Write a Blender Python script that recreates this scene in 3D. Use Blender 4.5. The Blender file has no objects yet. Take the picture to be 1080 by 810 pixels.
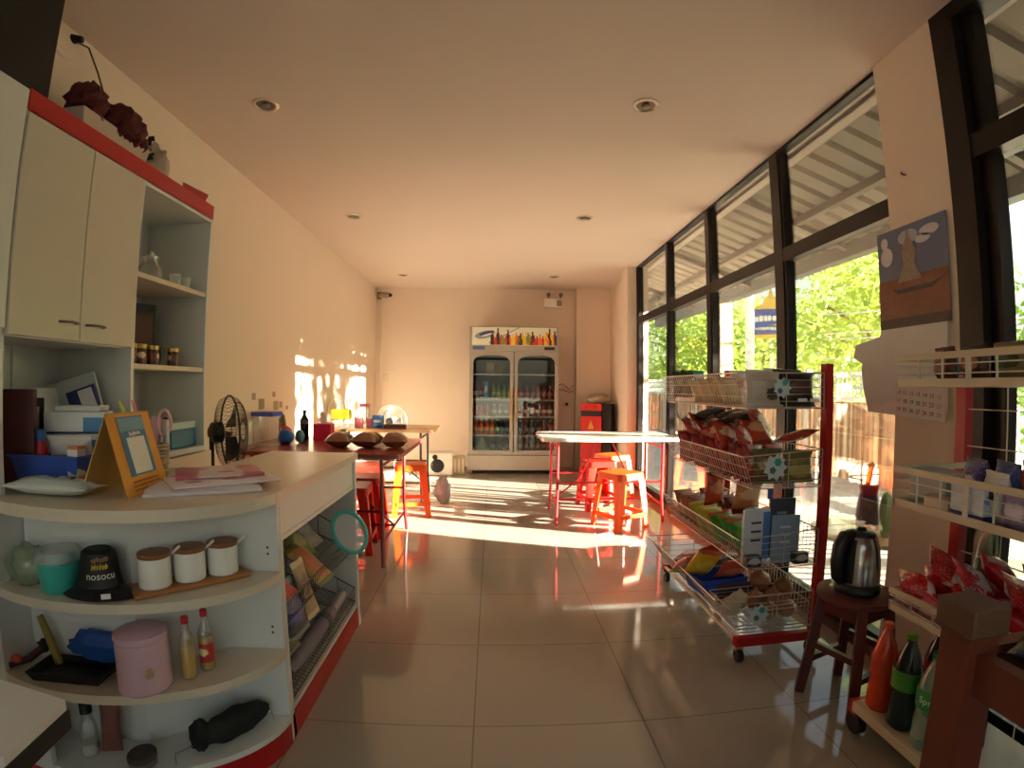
import bpy, bmesh, math, random
from mathutils import Vector, Matrix, noise
random.seed(7)
S = bpy.context.scene
COL = S.collection
PI = math.pi

# ---------------------------------------------------------------- camera (wide fisheye-like phone lens)
cd = bpy.data.cameras.new('camera'); cam = bpy.data.objects.new('camera', cd); COL.objects.link(cam)
S.camera = cam
cd.type = 'PANO'
cd.sensor_fit = 'HORIZONTAL'; cd.sensor_width = 36; cd.sensor_height = 27
cd.clip_start = 0.02; cd.clip_end = 300
cc = cd
cc.panorama_type = 'FISHEYE_LENS_POLYNOMIAL'
cc.fisheye_fov = PI
F_PX, K_LENS = 545.0, -0.0892420229
cc.fisheye_polynomial_k0 = 0
cc.fisheye_polynomial_k1 = -30.0 / F_PX
cc.fisheye_polynomial_k2 = 0
cc.fisheye_polynomial_k3 = -K_LENS * 30 ** 3 / (F_PX * 500.0 ** 2)
cc.fisheye_polynomial_k4 = 0
YAW, PITCH, ROLL, EYE = 0.0361387585, 0.00525205822, 0.00965445437, 1.18
Rm = Matrix.Rotation(-YAW, 3, 'Z') @ Matrix.Rotation(PITCH, 3, 'X') @ Matrix.Rotation(-ROLL, 3, 'Y')
rt, fw, up = Rm @ Vector((1, 0, 0)), Rm @ Vector((0, 1, 0)), Rm @ Vector((0, 0, 1))
cam.matrix_world = Matrix(((rt.x, up.x, -fw.x, 0), (rt.y, up.y, -fw.y, 0), (rt.z, up.z, -fw.z, EYE), (0, 0, 0, 1)))

# ---------------------------------------------------------------- sky, sun, exposure
W = bpy.data.worlds.new('world'); S.world = W; W.use_nodes = True
nt = W.node_tree; bg = nt.nodes['Background']
sky = nt.nodes.new('ShaderNodeTexSky'); sky.sky_type = 'NISHITA'; sky.sun_disc = False
sky.sun_elevation = math.radians(24); sky.sun_rotation = math.radians(108); sky.air_density = 1.6; sky.dust_density = 4.0
mixw = nt.nodes.new('ShaderNodeMix'); mixw.data_type = 'RGBA'; mixw.inputs[0].default_value = 0.55
nt.links.new(sky.outputs[0], mixw.inputs[6]); mixw.inputs[7].default_value = (0.80, 0.91, 1.0, 1)
nt.links.new(mixw.outputs[2], bg.inputs[0]); bg.inputs[1].default_value = 0.8
SUN_EL, SUN_DIR = math.atan(0.176), Vector((-0.95, 0.31))
sl = bpy.data.lights.new('sun', 'SUN'); sun = bpy.data.objects.new('sun', sl); COL.objects.link(sun)
sl.energy = 112; sl.color = (1.0, 0.88, 0.74); sl.angle = math.radians(0.6)
sd = Vector((SUN_DIR.x * math.cos(SUN_EL), SUN_DIR.y * math.cos(SUN_EL), -math.sin(SUN_EL)))
sun.rotation_euler = sd.to_track_quat('-Z', 'Y').to_euler(); sun.location = (12, -4, 5)
S.view_settings.view_transform = 'Standard'; S.view_settings.look = 'None'
S.view_settings.gamma = 1; S.view_settings.use_curve_mapping = False
S.view_settings.exposure = 0.2
S.cycles.use_denoising = True
S.cycles.max_bounces = 10; S.cycles.diffuse_bounces = 6; S.cycles.transparent_max_bounces = 24
S.cycles.sample_clamp_indirect = 8; S.cycles.caustics_reflective = False; S.cycles.caustics_refractive = False

# ---------------------------------------------------------------- materials
def lin(h):
    h = h.lstrip('#'); v = [int(h[i:i + 2], 16) / 255 for i in (0, 2, 4)]
    return tuple([(c / 12.92 if c <= 0.04045 else ((c + 0.055) / 1.055) ** 2.4) for c in v] + [1.0])
MATS = {}
def M(name, hexc, rough=0.5, metal=0.0, spec=0.5, var=0.06, scale=12.0, bump=0.0, trans=0.0, alpha=1.0, coat=0.0, sss=0.0):
    """Principled surface with a little procedural unevenness in colour and, if asked, bump."""
    if name in MATS: return MATS[name]
    m = bpy.data.materials.new(name); m.use_nodes = True; t = m.node_tree; b = t.nodes['Principled BSDF']
    c = lin(hexc)
    tc = t.nodes.new('ShaderNodeTexCoord'); nz = t.nodes.new('ShaderNodeTexNoise')
    nz.inputs['Scale'].default_value = scale; nz.inputs['Detail'].default_value = 3
    t.links.new(tc.outputs['Object'], nz.inputs['Vector'])
    mx = t.nodes.new('ShaderNodeMix'); mx.data_type = 'RGBA'
    mx.inputs[6].default_value = tuple(max(0, x * (1 - var)) for x in c[:3]) + (1,)
    mx.inputs[7].default_value = tuple(min(1, x * (1 + var)) for x in c[:3]) + (1,)
    t.links.new(nz.outputs['Fac'], mx.inputs[0]); t.links.new(mx.outputs[2], b.inputs['Base Color'])
    b.inputs['Roughness'].default_value = rough; b.inputs['Metallic'].default_value = metal
    b.inputs['Specular IOR Level'].default_value = spec
    b.inputs['Transmission Weight'].default_value = trans; b.inputs['Alpha'].default_value = alpha
    b.inputs['Coat Weight'].default_value = coat
    if bump:
        bp = t.nodes.new('ShaderNodeBump'); bp.inputs['Strength'].default_value = bump; bp.inputs['Distance'].default_value = 0.01
        t.links.new(nz.outputs['Fac'], bp.inputs['Height']); t.links.new(bp.outputs[0], b.inputs['Normal'])
    MATS[name] = m
    return m
def M_glass(name, tint='#ffffff', refl=0.07, rough=0.0, body=0.0):
    """Thin clear sheet: mostly straight through, a Fresnel part mirrored, optionally a little body colour."""
    if name in MATS: return MATS[name]
    m = bpy.data.materials.new(name); m.use_nodes = True; t = m.node_tree
    for n in list(t.nodes): t.nodes.remove(n)
    out = t.nodes.new('ShaderNodeOutputMaterial'); tr = t.nodes.new('ShaderNodeBsdfTransparent'); gl = t.nodes.new('ShaderNodeBsdfGlossy')
    tr.inputs[0].default_value = lin(tint); gl.inputs['Roughness'].default_value = rough
    fr = t.nodes.new('ShaderNodeLayerWeight'); fr.inputs[0].default_value = 0.25
    ma = t.nodes.new('ShaderNodeMath'); ma.operation = 'MULTIPLY_ADD'; ma.inputs[1].default_value = 0.5; ma.inputs[2].default_value = refl
    ma.use_clamp = True
    mx = t.nodes.new('ShaderNodeMixShader')
    t.links.new(fr.outputs['Fresnel'], ma.inputs[0]); t.links.new(ma.outputs[0], mx.inputs[0])
    first = tr.outputs[0]
    if body:
        df = t.nodes.new('ShaderNodeBsdfDiffuse'); df.inputs[0].default_value = lin(tint)
        m2 = t.nodes.new('ShaderNodeMixShader'); m2.inputs[0].default_value = body
        tr.inputs[0].default_value = (1, 1, 1, 1)
        t.links.new(tr.outputs[0], m2.inputs[1]); t.links.new(df.outputs[0], m2.inputs[2]); first = m2.outputs[0]
    t.links.new(first, mx.inputs[1]); t.links.new(gl.outputs[0], mx.inputs[2]); t.links.new(mx.outputs[0], out.inputs[0])
    MATS[name] = m
    return m
def M_pack(name, base, patch, band, cx=0.5, cz=0.55, rx=0.34, rz=0.2, rough=0.28, metal=0.0, speck=0.0):
    """Printed packet: base colour, an oval patch, bands at the ends and small printed flecks (Generated coordinates)."""
    if name in MATS: return MATS[name]
    m = bpy.data.materials.new(name); m.use_nodes = True; t = m.node_tree; b = t.nodes['Principled BSDF']; L = t.links.new
    tc = t.nodes.new('ShaderNodeTexCoord'); sp = t.nodes.new('ShaderNodeSeparateXYZ'); L(tc.outputs['Generated'], sp.inputs[0])
    def mth(op, a, bv):
        n = t.nodes.new('ShaderNodeMath'); n.operation = op
        for i, v in enumerate((a, bv)):
            if isinstance(v, (int, float)): n.inputs[i].default_value = v
            else: L(v, n.inputs[i])
        return n.outputs[0]
    dx = mth('DIVIDE', mth('SUBTRACT', sp.outputs[0], cx), rx); dz = mth('DIVIDE', mth('SUBTRACT', sp.outputs[2], cz), rz)
    nz = t.nodes.new('ShaderNodeTexNoise'); nz.inputs['Scale'].default_value = 9; nz.inputs['Detail'].default_value = 6; nz.inputs['Roughness'].default_value = 0.75; L(tc.outputs['Generated'], nz.inputs['Vector'])
    n2 = t.nodes.new('ShaderNodeTexNoise'); n2.inputs['Scale'].default_value = 26; n2.inputs['Detail'].default_value = 4; L(tc.outputs['Generated'], n2.inputs['Vector'])
    d = mth('ADD', mth('ADD', mth('MULTIPLY', dx, dx), mth('MULTIPLY', dz, dz)), mth('MULTIPLY', mth('SUBTRACT', nz.outputs['Fac'], 0.5), 3.4))
    mask = mth('LESS_THAN', d, 1.0)
    ends = mth('GREATER_THAN', mth('ABSOLUTE', mth('SUBTRACT', sp.outputs[2], 0.5), 0), 0.40)
    m1 = t.nodes.new('ShaderNodeMix'); m1.data_type = 'RGBA'; m1.inputs[6].default_value = lin(base); m1.inputs[7].default_value = lin(patch); L(mask, m1.inputs[0])
    m2 = t.nodes.new('ShaderNodeMix'); m2.data_type = 'RGBA'; m2.inputs[7].default_value = lin(band); L(m1.outputs[2], m2.inputs[6]); L(ends, m2.inputs[0])
    m3 = t.nodes.new('ShaderNodeMix'); m3.data_type = 'RGBA'; L(m2.outputs[2], m3.inputs[6]); m3.inputs[7].default_value = tuple(.5 * (a + c) for a, c in zip(lin(patch), lin(band)))
    L(mth('MULTIPLY', mth('GREATER_THAN', n2.outputs['Fac'], .6), .6), m3.inputs[0])
    L(m3.outputs[2], b.inputs['Base Color'])
    bp = t.nodes.new('ShaderNodeBump'); bp.inputs['Strength'].default_value = 0.25; bp.inputs['Distance'].default_value = 0.01; L(nz.outputs['Fac'], bp.inputs['Height']); L(bp.outputs[0], b.inputs['Normal'])
    b.inputs['Roughness'].default_value = rough; b.inputs['Metallic'].default_value = metal
    MATS[name] = m
    return m

def M_glow(name, hexc, rough=.35, fac=.35):
    """plastic thin enough to let light through"""
    if name in MATS: return MATS[name]
    m = bpy.data.materials.new(name); m.use_nodes = True; t = m.node_tree; pb = t.nodes['Principled BSDF']; out = t.nodes['Material Output']
    nz = t.nodes.new('ShaderNodeTexNoise'); nz.inputs['Scale'].default_value = 8; c = lin(hexc)
    mx = t.nodes.new('ShaderNodeMix'); mx.data_type = 'RGBA'; mx.inputs[6].default_value = c; mx.inputs[7].default_value = tuple(x * .92 for x in c[:3]) + (1,)
    t.links.new(nz.outputs['Fac'], mx.inputs[0]); t.links.new(mx.outputs[2], pb.inputs['Base Color']); pb.inputs['Roughness'].default_value = rough
    tl = t.nodes.new('ShaderNodeBsdfTranslucent'); t.links.new(mx.outputs[2], tl.inputs[0]); ms = t.nodes.new('ShaderNodeMixShader'); ms.inputs[0].default_value = fac
    t.links.new(pb.outputs[0], ms.inputs[1]); t.links.new(tl.outputs[0], ms.inputs[2]); t.links.new(ms.outputs[0], out.inputs[0]); MATS[name] = m; return m
# ---------------------------------------------------------------- mesh builder
class MB:
    def __init__(s): s.v = []; s.f = []; s.mi = []; s.m = 0
    def add(s, vs, fs):
        o = len(s.v); s.v += [tuple(x) for x in vs]; s.f += [tuple(i + o for i in f) for f in fs]; s.mi += [s.m] * len(fs); return s
    def box(s, x0, x1, y0, y1, z0, z1, rot=None, bev=0.0):
        if bev: return s.bbox(x0, x1, y0, y1, z0, z1, bev, rot)
        vs = [Vector((x, y, z)) for z in (z0, z1) for y in (y0, y1) for x in (x0, x1)]
        if rot is not None:
            c = Vector(((x0 + x1) / 2, (y0 + y1) / 2, (z0 + z1) / 2)); vs = [c + rot @ (v - c) for v in vs]
        return s.add(vs, [(0, 2, 3, 1), (4, 5, 7, 6), (0, 1, 5, 4), (2, 6, 7, 3), (0, 4, 6, 2), (1, 3, 7, 5)])
    def bbox(s, x0, x1, y0, y1, z0, z1, bev, rot=None):
        bm = bmesh.new(); bmesh.ops.create_cube(bm, size=1)
        c = Vector(((x0 + x1) / 2, (y0 + y1) / 2, (z0 + z1) / 2)); sz = (abs(x1 - x0), abs(y1 - y0), abs(z1 - z0))
        for v in bm.verts: v.co = Vector((v.co.x * sz[0], v.co.y * sz[1], v.co.z * sz[2]))
        bmesh.ops.bevel(bm, geom=bm.edges[:], offset=min(bev, min(sz) * 0.45), segments=3, profile=0.6, affect='EDGES')
        bm.verts.index_update()
        vs = [c + (rot @ v.co if rot is not None else v.co) for v in bm.verts]
        s.add(vs, [tuple(v.index for v in f.verts) for f in bm.faces]); bm.free(); return s
    def prism(s, poly, z0, z1):
        n = len(poly)
        a = sum(poly[i][0] * poly[(i + 1) % n][1] - poly[(i + 1) % n][0] * poly[i][1] for i in range(n))
        if a < 0: poly = poly[::-1]
        vs = [(x, y, z0) for x, y in poly] + [(x, y, z1) for x, y in poly]
        return s.add(vs, [tuple(range(n))[::-1], tuple(range(n, 2 * n))] + [(i, (i + 1) % n, n + (i + 1) % n, n + i) for i in range(n)])
    def tube(s, path, r, seg=8, closed=False, caps=True):
        P = [Vector(p) for p in path]; n = len(P); R = r if isinstance(r, (list, tuple)) else [r] * n
        vs = []; pu = None
        for i, p in enumerate(P):
            if closed: t = (P[(i + 1) % n] - P[i - 1])
            else: t = P[min(i + 1, n - 1)] - P[max(i - 1, 0)]
            t = t.normalized() if t.length > 1e-9 else Vector((0, 0, 1))
            if pu is None: u = t.orthogonal().normalized()
            else:
                u = pu - t * pu.dot(t); u = u.normalized() if u.length > 1e-6 else t.orthogonal().normalized()
            pu = u; w = t.cross(u)
            off = PI / 4 if seg == 4 else 0
            vs += [p + (u * math.cos(2 * PI * k / seg + off) + w * math.sin(2 * PI * k / seg + off)) * R[i] for k in range(seg)]
        fs = []
        for i in range(n if closed else n - 1):
            a, b = i * seg, ((i + 1) % n) * seg
            fs += [(a + k, a + (k + 1) % seg, b + (k + 1) % seg, b + k) for k in range(seg)]
        if caps and not closed: fs += [tuple(range(seg))[::-1], tuple((n - 1) * seg + k for k in range(seg))]
        return s.add(vs, fs)
    def lathe(s, prof, c=(0, 0, 0), seg=24, rot=None, sx=1.0, sy=1.0):
        """profile of (radius, z); radius 0 closes the end"""
        c = Vector(c); vs = []; rows = []
        for r, z in prof:
            if r <= 1e-6: rows.append([len(vs)]); vs.append(Vector((0, 0, z)))
            else:
                rows.append(list(range(len(vs), len(vs) + seg)))
                vs += [Vector((r * sx * math.cos(2 * PI * k / seg), r * sy * math.sin(2 * PI * k / seg), z)) for k in range(seg)]
        fs = []
        for a, b in zip(rows, rows[1:]):
            if len(a) == 1 and len(b) == 1: continue
            for k in range(seg):
                k2 = (k + 1) % seg
                if len(a) == 1: fs.append((a[0], b[k2], b[k]))
                elif len(b) == 1: fs.append((a[k], a[k2], b[0]))
                else: fs.append((a[k], a[k2], b[k2], b[k]))
        vs = [c + (rot @ v if rot is not None else v) for v in vs]
        return s.add(vs, fs)
    def blob(s, c, r, amp=0.1, freq=3.0, seg=16, rings=10, seed=0, rot=None, flat=None):
        c = Vector(c); r = r if isinstance(r, (tuple, list)) else (r, r, r); vs = []; fs = []
        for i in range(rings + 1):
            th = PI * i / rings
            for k in range(seg):
                ph = 2 * PI * k / seg
                d = Vector((math.sin(th) * math.cos(ph), math.sin(th) * math.sin(ph), -math.cos(th)))
                a = 1 + amp * noise.noise(d * freq + Vector((seed * 7.3, seed * 1.7, seed)))
                v = Vector((d.x * r[0] * a, d.y * r[1] * a, d.z * r[2] * a))
                if flat is not None: v.z = max(v.z, -flat)
                if rot is not None: v = rot @ v
                vs.append(c + v)
        for i in range(rings):
            for k in range(seg):
                k2 = (k + 1) % seg
                fs.append((i * seg + k, i * seg + k2, (i + 1) * seg + k2, (i + 1) * seg + k))
        return s.add(vs, fs)
    def pillow(s, w, h, t, seed=0, wrinkle=0.12, nu=9, nv=11, seal=0.08, M4=None):
        """a filled packet: width along X, thickness along Y, height along Z, flat crimped ends"""
        vs = []; fs = []
        for side in (-1, 1):
            for j in range(nv + 1):
                v = j / nv; q = max(0, min(1, (min(v, 1 - v) - seal * 0.5) / 0.28))
                for i in range(nu + 1):
                    u = i / nu; e = max(0.0, 1 - abs(2 * u - 1) ** 2.6)
                    n = noise.noise(Vector((u * 4 + seed * 3.1, v * 4, side + seed)))
                    th = t / 2 * (q ** 0.6) * (e ** 0.55) * (1 + wrinkle * 2 * n) + 0.0008
                    wx = w * (1 - 0.10 * (q ** 0.8))
                    x = (u - 0.5) * wx + 0.01 * w * noise.noise(Vector((v * 5, seed, 2)))
                    p = Vector((x, side * th, (v - 0.5) * h + 0.012 * h * noise.noise(Vector((u * 3, seed, 5)))))
                    vs.append(M4 @ p if M4 is not None else p)
        N = (nu + 1) * (nv + 1)
        for sidx in (0, 1):
            for j in range(nv):
                for i in range(nu):
                    a = sidx * N + j * (nu + 1) + i; q4 = (a, a + 1, a + nu + 2, a + nu + 1)
                    fs.append(q4 if sidx == 0 else q4[::-1])
        ring = [i for i in range(nu + 1)] + [j * (nu + 1) + nu for j in range(1, nv + 1)] + [nv * (nu + 1) + i for i in range(nu - 1, -1, -1)] + [j * (nu + 1) for j in range(nv - 1, 0, -1)]
        for a, b in zip(ring, ring[1:] + ring[:1]): fs.append((b, a, a + N, b + N))
        return s.add(vs, fs)
    def xf(s, M4): s.v = [tuple(M4 @ Vector(v)) for v in s.v]; return s
    def mesh(s, name, mats, smooth=False, ang=35):
        me = bpy.data.meshes.new(name); me.from_pydata(s.v, [], s.f)
        for m in (mats if isinstance(mats, (list, tuple)) else [mats]): me.materials.append(m)
        if len(set(s.mi)) > 1: me.polygons.foreach_set('material_index', s.mi)
        if smooth:
            me.polygons.foreach_set('use_smooth', [True] * len(me.polygons))
            try: me.set_sharp_from_angle(angle=math.radians(ang))
            except Exception: pass
        me.update()
        return me

def props(o, label=None, cat=None, group=None, kind=None):
    if label: o['label'] = label
    if cat: o['category'] = cat
    if group: o['group'] = group
    if kind: o['kind'] = kind
    return o
def thing(name, label, cat, loc=(0, 0, 0), rz=0.0, group=None):
    o = bpy.data.objects.new(name, None); COL.objects.link(o); o.empty_display_size = 0.05
    o.location = loc; o.rotation_euler = (0, 0, rz)
    return props(o, label, cat, group)
def offset(o):
    v = Vector((0, 0, 0))
    while o is not None: v += Vector(o.location); o = o.parent
    return v
def part(parent, name, mb, mats, smooth=False, world=False, label=None, ang=35):
    """one mesh object under its thing; world=True when the shape was laid out in room coordinates"""
    if world:
        d = offset(parent); mb.v = [(x - d.x, y - d.y, z - d.z) for x, y, z in mb.v]
    o = bpy.data.objects.new(name, mb.mesh(name, mats, smooth, ang)); COL.objects.link(o); o.parent = parent
    if label: o['label'] = label
    return o
def solo(name, label, cat, mb, mats, loc=(0, 0, 0), rz=0.0, group=None, smooth=False, kind=None, rot=None, ang=35):
    """a thing that is a single mesh"""
    o = bpy.data.objects.new(name, mb.mesh(name, mats, smooth, ang)); COL.objects.link(o)
    o.location = loc; o.rotation_euler = rot if rot is not None else (0, 0, rz)
    return props(o, label, cat, group, kind)
def struct(name, mb, mats, label=None, smooth=False):
    o = bpy.data.objects.new(name, mb.mesh(name, mats, smooth)); COL.objects.link(o); o['kind'] = 'structure'
    props(o, label or name.replace('_', ' '), name.split('_')[0]); return o
def dup(root, loc, rz=0.0, label=None, group=None, rot=None, scale=None, mat=None):
    r = root.copy(); COL.objects.link(r); r.location = loc; r.rotation_euler = rot if rot is not None else (0, 0, rz)
    if label: r['label'] = label
    if group: r['group'] = group
    if scale: r.scale = (scale,) * 3 if isinstance(scale, (int, float)) else scale
    for ch in list(root.children):
        c = ch.copy(); COL.objects.link(c); c.parent = r
        for g in list(ch.children):
            d = g.copy(); COL.objects.link(d); d.parent = c
    if mat is not None and r.type == 'MESH':
        r.material_slots[0].link = 'OBJECT'; r.material_slots[0].material = mat
    return r
def text_mb(s, size, depth=0.0006, M4=None, align='CENTER', mb=None):
    cu = bpy.data.curves.new('lettering', 'FONT'); cu.body = s; cu.size = size; cu.extrude = depth; cu.align_x = align; cu.align_y = 'CENTER'
    cu.resolution_u = 3
    o = bpy.data.objects.new('lettering', cu); COL.objects.link(o)
    dg = bpy.context.evaluated_depsgraph_get(); me = bpy.data.meshes.new_from_object(o.evaluated_get(dg))
    mb = mb or MB(); vs = [v.co.copy() for v in me.vertices]
    if M4 is not None: vs = [M4 @ v for v in vs]
    mb.add(vs, [tuple(p.vertices) for p in me.polygons])
    bpy.data.objects.remove(o); bpy.data.curves.remove(cu); bpy.data.meshes.remove(me)
    return mb
def dash_mb(w, h, M4, n=7, seed=1, depth=0.0004):
    """one line of print too small to read: a strip of short strokes on a thin bar"""
    rnd = random.Random(seed); mb = MB(); x = -w / 2; mb.box(-w / 2, w / 2, -h * .07, h * .07, 0, depth)
    while x < w / 2 - h * .2:
        k = rnd.uniform(.25, .6) * h; mb.box(x, min(x + k, w / 2), -h * rnd.uniform(.25, .5), h * rnd.uniform(.25, .5), 0, depth); x += k + h * rnd.uniform(.12, .3)
    return mb.xf(M4)
def frame_mat(o, x, y):
    """matrix placing text: origin o, reading direction x, upward direction y"""
    x = Vector(x).normalized(); y = Vector(y); y = (y - x * y.dot(x)).normalized(); z = x.cross(y); o = Vector(o)
    return Matrix(((x.x, y.x, z.x, o.x), (x.y, y.y, z.y, o.y), (x.z, y.z, z.z, o.z), (0, 0, 0, 1)))
ORD = ('first', 'second', 'third', 'fourth', 'fifth', 'sixth', 'seventh', 'eighth', 'ninth', 'tenth', 'eleventh', 'twelfth', 'thirteenth', 'fourteenth', 'fifteenth', 'sixteenth')
RX = lambda a: Matrix.Rotation(a, 3, 'X')
RY = lambda a: Matrix.Rotation(a, 3, 'Y')
RZ = lambda a: Matrix.Rotation(a, 3, 'Z')
def RR(ax, ay, az): return RZ(az) @ RY(ay) @ RX(ax)

# ---------------------------------------------------------------- shared materials
wallm = M('cream_plaster', '#e5d4c3', 0.75, var=0.03, scale=3, bump=0.05)
ceilm = M('ceiling_paint', '#decfc3', 0.85, var=0.03, scale=2)
dark = M('brown_black_aluminium', '#1d1512', 0.35, metal=0.3)
white = M('white_laminate', '#d6d8d6', 0.35, var=0.03)
cream = M('cream_laminate', '#d9cdb9', 0.3, var=0.04)
red = M('red_enamel', '#b1161b', 0.35)
black = M('black_plastic', '#131314', 0.4)
chrome = M('chrome', '#c9c9c9', 0.15, metal=1.0)
wire = M('zinc_wire', '#b9b6ae', 0.35, metal=0.85)
wirew = M('cream_coated_wire', '#d8cdb6', 0.4)
glass = M_glass('window_glass', '#f4f7f4', 0.04)
wood = M('red_brown_wood', '#55201a', 0.35, var=0.25, scale=9)
paper = M('white_paper', '#e9e7e2', 0.7)
clear = M_glass('clear_plastic', '#eef2f2', 0.10, 0.08, body=0.12)
# ================================================================ THE SETTING
# floor: polished tiles 0.6 m with thin grout
fm = bpy.data.materials.new('polished_floor_tile'); fm.use_nodes = True; t = fm.node_tree; b = t.nodes['Principled BSDF']
tc = t.nodes.new('ShaderNodeTexCoord'); mp = t.nodes.new('ShaderNodeMapping'); mp.inputs['Location'].default_value = (0.062, -0.43, 0)
br = t.nodes.new('ShaderNodeTexBrick'); br.offset = 0; br.squash = 1
br.inputs['Scale'].default_value = 1; br.inputs['Brick Width'].default_value = 0.6; br.inputs['Row Height'].default_value = 0.6
br.inputs['Mortar Size'].default_value = 0.003; br.inputs['Mortar Smooth'].default_value = 0.1; br.inputs['Bias'].default_value = 0
br.inputs['Color1'].default_value = lin('#a89e92'); br.inputs['Color2'].default_value = lin('#a49a8e'); br.inputs['Mortar'].default_value = lin('#857a6e')
nz = t.nodes.new('ShaderNodeTexNoise'); nz.inputs['Scale'].default_value = 2.2; nz.inputs['Detail'].default_value = 5
mx = t.nodes.new('ShaderNodeMix'); mx.data_type = 'RGBA'; mx.blend_type = 'MULTIPLY'; mx.inputs[0].default_value = 0.12
t.links.new(tc.outputs['Object'], mp.inputs[0]); t.links.new(mp.outputs[0], br.inputs['Vector']); t.links.new(tc.outputs['Object'], nz.inputs['Vector'])
t.links.new(br.outputs['Color'], mx.inputs[6]); t.links.new(nz.outputs['Color'], mx.inputs[7]); t.links.new(mx.outputs[2], b.inputs['Base Color'])
b.inputs['Roughness'].default_value = 0.07; b.inputs['Specular IOR Level'].default_value = 0.75
struct('floor', MB().box(-1.85, 1.78, -2.2, 7.65, -0.1, 0), fm, 'polished beige tile floor')
struct('ceiling', MB().box(-1.85, 1.9, -2.2, 7.65, 2.62, 2.74), ceilm, 'plain cream ceiling')
struct('wall_left', MB().box(-1.87, -1.75, -2.2, 7.65, 0, 2.62), wallm, 'cream plaster left wall')
struct('wall_back', MB().box(-1.75, 1.9, 7.55, 7.67, 0, 2.62), wallm, 'cream plaster back wall')
struct('trim_4', MB().box(1.19, 1.69, 7.36, 7.55, 0, 2.62), wallm, 'boxed cream pier on the back wall right of the fridge')
struct('trim_5', MB().box(1.57, 1.69, 5.95, 6.25, 0, 2.62), wallm, 'slim cream pier at the far end of the window row')
struct('wall_right', MB().box(1.69, 1.82, 5.93, 7.55, 0, 2.62), wallm, 'cream right wall beyond the window row')
struct('wall_pillar', MB().box(1.665, 1.86, 1.50, 1.842, 0, 2.62), wallm, 'cream pillar between window row and near door')
struct('trim_1', MB().box(1.66, 1.80, 1.842, 5.95, 0, 0.05), M('brown_sill', '#4a2a20', 0.4), 'low dark sill under the window row')
# window row on the right
fr = MB(); X0, X1 = 1.685, 1.742
ys = [(2.72, 2.85), (3.785, 3.90), (4.79, 4.885), (5.87, 5.95)]
for a, c in ys:
    fr.box(X0, X1, a, c, 0.05, 2.61); fr.box(X0 - .008, X0 + .01, a + .02, c - .02, 0.05, 2.6)
fr.box(X0 - .006, X1, 1.84, 5.93, 1.925, 2.005); fr.box(X0, X1, 1.84, 5.93, 2.60, 2.62); fr.box(X0, X1, 1.84, 5.93, 0.05, 0.10)
fr.box(X0, X1, 1.835, 1.855, 0.05, 2.6)
wf = struct('window_1', fr, dark, 'row of tall brown framed windows along the right wall')
bays = [(1.85, 2.73), (2.84, 3.79), (3.89, 4.80), (4.875, 5.88)]
for a, c in bays:
    part(wf, 'pane', MB().box(1.715, 1.719, a, c, 0.095, 1.93), glass); part(wf, 'pane', MB().box(1.715, 1.719, a, c, 2.0, 2.605), glass)
# near glazed door and window beside the pillar
fr = MB()
fr.box(1.66, 1.79, 1.405, 1.505, 0.02, 2.62); fr.box(1.70, 1.76, 1.355, 1.41, 0.02, 2.6)
fr.box(1.66, 1.79, -1.9, 1.42, 2.555, 2.62); fr.box(1.67, 1.78, -1.9, 1.42, 2.00, 2.09); fr.box(1.67, 1.78, -1.9, 1.42, 0.02, 0.10)
for y in (0.2, -0.9, -2.0): fr.box(1.67, 1.78, y, y + .09, 0.02, 2.6)
w2 = struct('window_2', fr, dark, 'dark framed glazed doorway at the near right')
for a, c in ((0.29, 1.36), (-0.81, 0.2), (-1.91, -0.9)):
    part(w2, 'pane', MB().box(1.735, 1.739, a, c, 0.10, 2.0), glass); part(w2, 'pane', MB().box(1.735, 1.739, a, c, 2.09, 2.56), glass)
# glazed shop front behind the camera
fr = MB()
for x in (-1.75, -0.62, 0.55, 1.66): fr.box(x, x + .09, -2.2, -2.1, 0, 2.62)
fr.box(-1.75, 1.75, -2.2, -2.1, 2.5, 2.62); fr.box(-1.75, 1.75, -2.2, -2.1, 2.0, 2.08); fr.box(-1.75, 1.75, -2.2, -2.1, 0, 0.1)
w3 = struct('window_3', fr, dark, 'dark framed glass shop front')
for a, c in ((-1.66, -.62), (-.53, .55), (.64, 1.66)):
    part(w3, 'pane', MB().box(a, c, -2.152, -2.148, .1, 2.0), glass); part(w3, 'pane', MB().box(a, c, -2.152, -2.148, 2.08, 2.5), glass)

# ---------------------------------------------------------------- outside
grd = M('sunlit_concrete', '#b9b2a4', 0.8, var=0.12, scale=1.5)
struct('ground', MB().box(-60, 90, -60, 90, -0.5, -0.35), grd, 'pale concrete yard outside')
# corrugated canopy sloping away from the wall
cm = M('grey_roof_sheet', '#8f877b', 0.6, metal=0.1, var=0.08)
cp = MB(); vs = []; fs = []; n = 0; Y = -2.5
prof = [(0, 0), (.06, 0), (.085, .03), (.115, .03), (.14, 0), (.2, 0)]
yy = []; Y = -2.5
while Y < 9.5:
    for dy, dz in prof[:-1]: yy.append((Y + dy, dz))
    Y += 0.2
for x, z in ((1.80, 2.86), (3.06, 2.45)):
    vs += [(x, y, z + dz) for y, dz in yy]
n = len(yy); fs = [(i, i + 1, n + i + 1, n + i) for i in range(n - 1)]
cp.add(vs, fs); cp.add([(x, y, z + .004) for x, y, z in vs], [f[::-1] for f in fs])
can = thing('roof_canopy', 'grey corrugated metal canopy over the right hand windows', 'canopy', (2.4, 3.5, 2.4))
part(can, 'roof_sheet', cp, cm, world=True)
bmat = M('grey_steel', '#77716a', 0.5, metal=0.3)
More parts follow.
